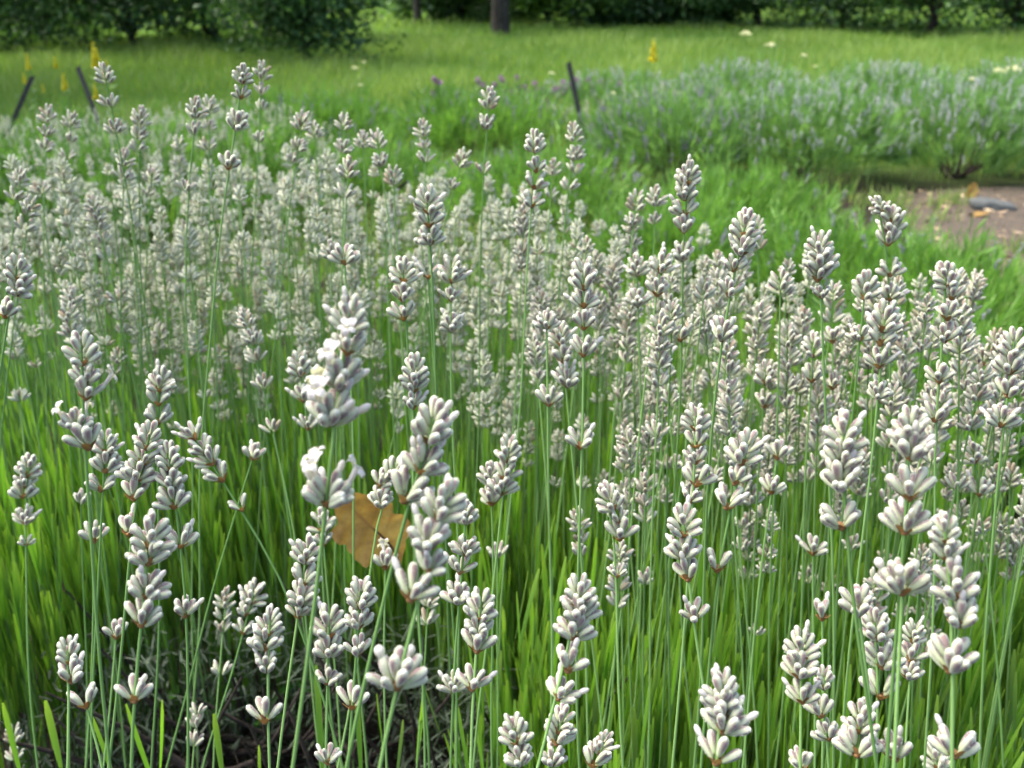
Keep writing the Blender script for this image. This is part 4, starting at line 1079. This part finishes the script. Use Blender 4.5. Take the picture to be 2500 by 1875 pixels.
for px, py, d, h, lab in [
    (65, 132, 6.2, .10, "yellow wildflower spike next to the tilted stake, its upper bloom"), (133, 138, 6.4, .08, "slim yellow wildflower between the two tilted stakes"),
    (228, 105, 6.0, .16, "tallest yellow wildflower beside the straight leaning stake"), (57, 178, 6.0, .07, "round-headed yellow wildflower touching the tilted stake's top"),
    (154, 180, 5.8, .10, "low yellow wildflower halfway between the stakes"), (103, 205, 5.8, .05, "smallest yellow wildflower near the white row"),
    (230, 205, 5.8, .09, "yellow wildflower growing against the straight leaning stake"), (258, 143, 6.2, .05, "yellow wildflower tip just above the tall white spike")]:
    spike_flower(px, py, d, h, 0, lab)
spike_flower(1597, 96, 8.5, .20, 0, "lone yellow wildflower spike above the far pale lavender", .06)
def umbel(px, py, d, rad, label, grp="cream umbels in the meadow"):
    rad *= .72
    t = at_depth(px, py, d); z0 = float(gz(t[0], t[1])); H = t[2] - z0
    root = empty("umbel_flower", (t[0], t[1], z0), label, "wildflower", grp)
    r = np.random.default_rng(int(px + py)); a = Acc(); c = catmull([(0, 0, 0), (.02, 0, H * .5), (0, 0, H - rad * .6)], 3); tube(a, c, np.linspace(.004, .002, len(c)), 5, .6)
    hd = Acc(); n = 15
    for k in range(n):
        az, q = r.random() * 6.28, math.sqrt(r.random()) * rad; e = np.array([q * math.cos(az), q * math.sin(az), H - q * q / rad * .5])
        tube(a, np.array([[0, 0, H - rad * .6], e]), [.001, .001], 3, .6)
        m = 12; dr = unit(r.normal(size=(m, 3)) + [0, 0, 1.0]); flat_blades(hd, e + r.normal(size=(m, 3)) * rad * .07, dr, rad * .22, rad * .10, .2, r.random(m))
    a.obj("stem", M['stem'], root); hd.obj("flower_head", M['cream'], root)
for px, py, d, rad, lab in [
    (1820, 78, 9.0, .065, "largest cream umbel standing highest near the meadow's far edge"), (1880, 106, 8.5, .06, "pair-headed cream umbel just below the highest one"),
    (1962, 133, 8.0, .04, "small cream umbel above the mauve lavender haze"), (1992, 160, 8.0, .03, "tiny cream umbel low in the mauve lavender haze"),
    (2440, 168, 5.8, .05, "wide cream umbel among pale mauve lavender"), (2475, 162, 5.8, .055, "domed cream umbel among pale mauve lavender"),
    (2375, 190, 5.8, .03, "faint cream umbel at the side of the domed one"), (866, 163, 9.5, .05, "cream flower head beside the dark round shrub"),
    (888, 150, 9.8, .035, "smaller cream flower head just behind the one by the shrub"), (1348, 176, 7.5, .035, "small cream flower by the leaning stake near mauve blooms"),
    (1495, 226, 6.0, .022, "low pale yellow flower between stake and pale lavender"), (1655, 223, 6.0, .022, "low pale yellow flower before the mauve haze"),
    (880, 205, 6.5, .022, "low yellowish flower in the open meadow beyond the white spikes")]:
    umbel(px, py, d, rad, lab)
def bloom_clump(px, py, n, spread, label, seed):
    q = ground_hit(px, py); r = np.random.default_rng(seed)
    root = empty("mauve_wildflower", q, label, "wildflower", "mauve wildflower clumps in the meadow")
    st, hd, lf = Acc(), Acc(), Acc()
    for k in range(n):
        e = np.array([r.normal() * spread, r.normal() * spread * .6, r.uniform(.16, .36)])
        tube(st, np.array([[e[0] * .3, e[1] * .3, 0], e * [.7, .7, .6], e]), [.003, .002, .0015], 4, .5)
        m = 26; dr = unit(r.normal(size=(m, 3)) + [0, 0, .4]); flat_blades(hd, e + dr * .006, dr, .024, .007, .2, r.random(m))
    m = 700; p = np.stack([r.normal(size=m) * spread, r.normal(size=m) * spread * .7, r.uniform(0, .25, m)], -1)
    flat_blades(lf, p, unit(r.normal(size=(m, 3)) * .6 + [0, 0, 1]), r.uniform(.04, .10, m), .006, .2, r.random(m))
    st.obj("stems", M['stem'], root)["kind"] = "stuff"; hd.obj("blooms", M['mauve'], root)["kind"] = "stuff"; lf.obj("foliage", M['tree'], root)["kind"] = "stuff"
bloom_clump(1340, 300, 26, .16, "mauve wildflower clump directly beside the leaning stake", 1)
bloom_clump(1460, 300, 16, .14, "mauve wildflower clump on the far side of the leaning stake from the shrub", 2)
bloom_clump(1215, 290, 16, .16, "thin mauve wildflower clump behind the lone tall white spike", 3)
bloom_clump(1080, 295, 9, .10, "small mauve wildflower clump in open grass", 4)

# ------------------------------------------------------------------ stakes
def stake(p_top, p_bot, d, w, label):
    """dark angle-iron garden stake with a slanted cut top"""
    t, b = at_depth(*p_top, d), at_depth(*p_bot, d); z0 = float(gz(b[0], b[1]))
    ax = unit(t - b); b = b - ax * max(0, (b[2] - z0 + .02) / max(ax[2], .3)); L = np.linalg.norm(t - b)
    prof = np.array([(-w, -w * .25), (w, -w * .25), (w, w * .1), (w * .25, w * .1), (w * .25, w), (-w * .1, w), (-w * .1, w * .1), (-w, w * .1)]) * .5
    n = len(prof); v, t_ = [], []
    for z in (0, L * .5, L):
        for x, y in prof: v.append((x * 2, y * 2, z + (x * 1.0 if z == L else 0) + (0.004 * math.sin(9 * z) if z else 0))); t_.append((.5, z / L, .5))
    f = [(i * n + j, i * n + (j + 1) % n, (i + 1) * n + (j + 1) % n, (i + 1) * n + j) for i in range(2) for j in range(n)]
    a = Acc(); a.add(v, f, t_)
    me = a.mesh("stake", M['stake'], False)
    import bmesh
    bm = bmesh.new(); bm.from_mesh(me); bm.verts.ensure_lookup_table(); bm.faces.new([bm.verts[2 * n + j] for j in range(n)]); bm.normal_update(); bm.to_mesh(me); bm.free()
    o = link("stake", me); zf = frames(ax[None], np.array([[1., .3, 0]]))[0]
    o.matrix_local = Matrix.Translation(Vector([float(c) for c in b])) @ Matrix(zf.tolist()).to_4x4()
    tag(o, label, "stake", "dark garden stakes marking the beds")
stake((79, 187), (42, 272), 5.0, .012, "dark stake tilted the other way from the rest, deep in far white lavender")
stake((190, 165), (226, 258), 4.9, .012, "dark leaning stake among yellow wildflowers")
stake((1388, 152), (1410, 255), 6.0, .016, "dark leaning stake standing by mauve blooms in the open meadow")

# ------------------------------------------------------------------ trees and shrubs at the meadow's edge
def tree(name, x, y, trunk_h, trunk_r, crown, nclump, nleaf, leaf, mat, label, cat, seed, group=None, lean=0.0):
    """crown = (rx, ry, z_low, z_high); leaves gather in clumps, with gaps between them"""
    r = np.random.default_rng(seed); z0 = float(gz(x, y))
    root = empty(name, (x, y, z0), label, cat, group)
    rx, ry, zl, zh = crown
    tr = Acc(); top = np.array([lean * 1.6, 0, zl + (zh - zl) * .7])
    c = catmull([(0, 0, -.1), (lean * .3 + r.normal() * .03, 0, trunk_h * .5), (lean + r.normal() * .05, 0, trunk_h), top], 5)
    tube(tr, c, np.linspace(trunk_r * 1.25, trunk_r * .3, len(c)), 10)
    # clump centres through the crown's volume
    q = unit(r.normal(size=(nclump, 3))) * (r.random((nclump, 1)) ** .42)
    cz = (zl + zh) / 2; hz = (zh - zl) / 2
    cc = np.stack([q[:, 0] * rx * (1 - .25 * q[:, 2]), q[:, 1] * ry * (1 - .25 * q[:, 2]), cz + q[:, 2] * hz], -1) + r.normal(size=(nclump, 3)) * .1
    for k in range(0, nclump, 3):
        s = c[r.integers(len(c) // 3, len(c))]; e = cc[k]; mid = (s + e) / 2 + [0, 0, .12]
        cv = catmull([s, mid, e], 3); tube(tr, cv, np.linspace(trunk_r * .32, .008, len(cv)), 5)
    tr.obj("trunk", M['bark'], root)
    a = Acc(); per = nleaf // nclump; sz = r.uniform(.55, 1.25, nclump) * min(rx, hz) * .30
    ii = np.repeat(np.arange(nclump), per); n = len(ii)
    g3 = r.normal(size=(n, 3)); g3[:, 2] *= .6
    p = cc[ii] + g3 * sz[ii][:, None]
    k = p[:, 2] > -.02 if zl < .3 else np.ones(n, bool)
    p, ii = p[k], ii[k]; n = len(p)
    d = unit(r.normal(size=(n, 3)) + [0, 0, -.15])
    bright = np.clip(r.normal(.45, .2, nclump)[ii] + r.normal(0, .15, n), 0, 1)
    flat_blades(a, p, d, leaf * r.uniform(.6, 1.3, n), leaf * .30 * r.uniform(.7, 1.3, n), r.normal(0, .2, n), bright)
    a.obj("crown", mat, root, smooth=False)
    return root
GT = "trees and shrubs along the meadow's edge"
def gh(px, py): q = ground_hit(px, py); return float(q[0]), float(q[1])
def put(px, py, *a, name="tree", **k):
    x, y = gh(px, py); return tree(name, x, y, *a, **k)
# (px, py of the foot), trunk height, radius, crown (rx, ry, low, high), clumps, leaves, leaf size
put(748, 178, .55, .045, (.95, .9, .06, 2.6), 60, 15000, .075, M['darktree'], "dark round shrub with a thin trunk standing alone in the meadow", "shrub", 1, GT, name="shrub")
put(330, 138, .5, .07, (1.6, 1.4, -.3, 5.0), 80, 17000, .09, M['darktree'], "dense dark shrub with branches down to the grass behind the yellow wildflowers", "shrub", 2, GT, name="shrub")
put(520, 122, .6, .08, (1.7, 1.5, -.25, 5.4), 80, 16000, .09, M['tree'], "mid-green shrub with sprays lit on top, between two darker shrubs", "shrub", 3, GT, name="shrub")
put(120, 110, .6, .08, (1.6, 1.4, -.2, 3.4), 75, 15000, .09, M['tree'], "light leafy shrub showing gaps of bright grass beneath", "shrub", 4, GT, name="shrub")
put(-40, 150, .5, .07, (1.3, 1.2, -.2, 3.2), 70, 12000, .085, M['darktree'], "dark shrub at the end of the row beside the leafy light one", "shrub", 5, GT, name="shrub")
put(650, 105, .7, .08, (1.6, 1.5, -.1, 4.0), 70, 13000, .09, M['tree'], "tall green shrub rising behind the dark round shrub", "shrub", 6, GT, name="shrub")
put(1222, 84, 3.2, .17, (3.0, 3.0, 2.4, 7.0), 60, 9000, .16, M['tree'], "tree with a bare dark trunk rising from the open meadow", "tree", 7, GT)
put(1022, 62, 2.6, .09, (2.2, 2.2, 2.0, 6.0), 45, 6000, .16, M['tree'], "slender young tree with thin bare trunk", "tree", 8, GT)
put(1636, 52, 3.5, .34, (4.5, 4.5, 2.9, 9.0), 80, 10000, .2, M['tree'], "large tree with the thickest trunk above a low dark hedge", "tree", 9, GT)
put(1340, 62, .6, .10, (1.5, 1.4, .05, 2.6), 60, 12000, .12, M['brighttree'], "bright bushy shrub between the bare trunk and the dark hedge", "shrub", 10, GT, name="shrub")
for i, (px, py, rx, zh, mt, lab) in enumerate([
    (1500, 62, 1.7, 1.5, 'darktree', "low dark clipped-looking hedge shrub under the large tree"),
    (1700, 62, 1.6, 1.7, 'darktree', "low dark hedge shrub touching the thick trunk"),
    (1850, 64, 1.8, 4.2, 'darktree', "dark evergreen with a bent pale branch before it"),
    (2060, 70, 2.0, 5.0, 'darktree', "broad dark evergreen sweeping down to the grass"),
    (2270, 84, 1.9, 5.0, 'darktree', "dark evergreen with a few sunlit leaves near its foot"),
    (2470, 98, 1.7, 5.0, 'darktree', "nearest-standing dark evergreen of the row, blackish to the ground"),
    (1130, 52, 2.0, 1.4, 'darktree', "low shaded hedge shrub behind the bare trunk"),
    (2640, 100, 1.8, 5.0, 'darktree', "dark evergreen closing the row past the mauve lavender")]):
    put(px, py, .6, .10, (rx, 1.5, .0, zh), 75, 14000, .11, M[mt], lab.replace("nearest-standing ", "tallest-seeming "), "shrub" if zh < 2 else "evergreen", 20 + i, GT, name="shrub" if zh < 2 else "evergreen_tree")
for i, (x, y, lab) in enumerate([(-8.2, 10.6, "unseen tall spreading tree added to shade the meadow beside the shrubs"), (-7.6, 7.2, "tall tree at the meadow's corner beyond the white lavender row")]):  # trees outside the view, added to cast shade over the meadow
    tree("tree", x, y, 2.2, .16, (2.6, 2.4, 1.7, 7.5), 90, 16000, .14, M['tree'], lab, "tree", 50 + i, GT)
# far wood closing the view
wd = Acc(); rt = np.random.default_rng(77); n = 60000
cx = rt.uniform(-60, 60, 260); cy = rt.uniform(52, 66, 260); ch = rt.uniform(2, 8, 260); ii = rt.integers(0, 260, n)
p = np.stack([cx[ii] + rt.normal(size=n) * 1.8, cy[ii] + rt.normal(size=n) * 1.5, .75 + np.abs(rt.normal(size=n)) * ch[ii] * .55], -1)
flat_blades(wd, p, unit(rt.normal(size=(n, 3))), rt.uniform(.3, .6, n), rt.uniform(.10, .2, n), 0.1, np.clip(rt.normal(.5, .2, 260)[ii] + rt.normal(0, .15, n), 0, 1))
o = wd.obj("far_wood", M['brighttree'], smooth=False); tag(o, "far green wood closing the view behind the meadow", "wood", kind='stuff')
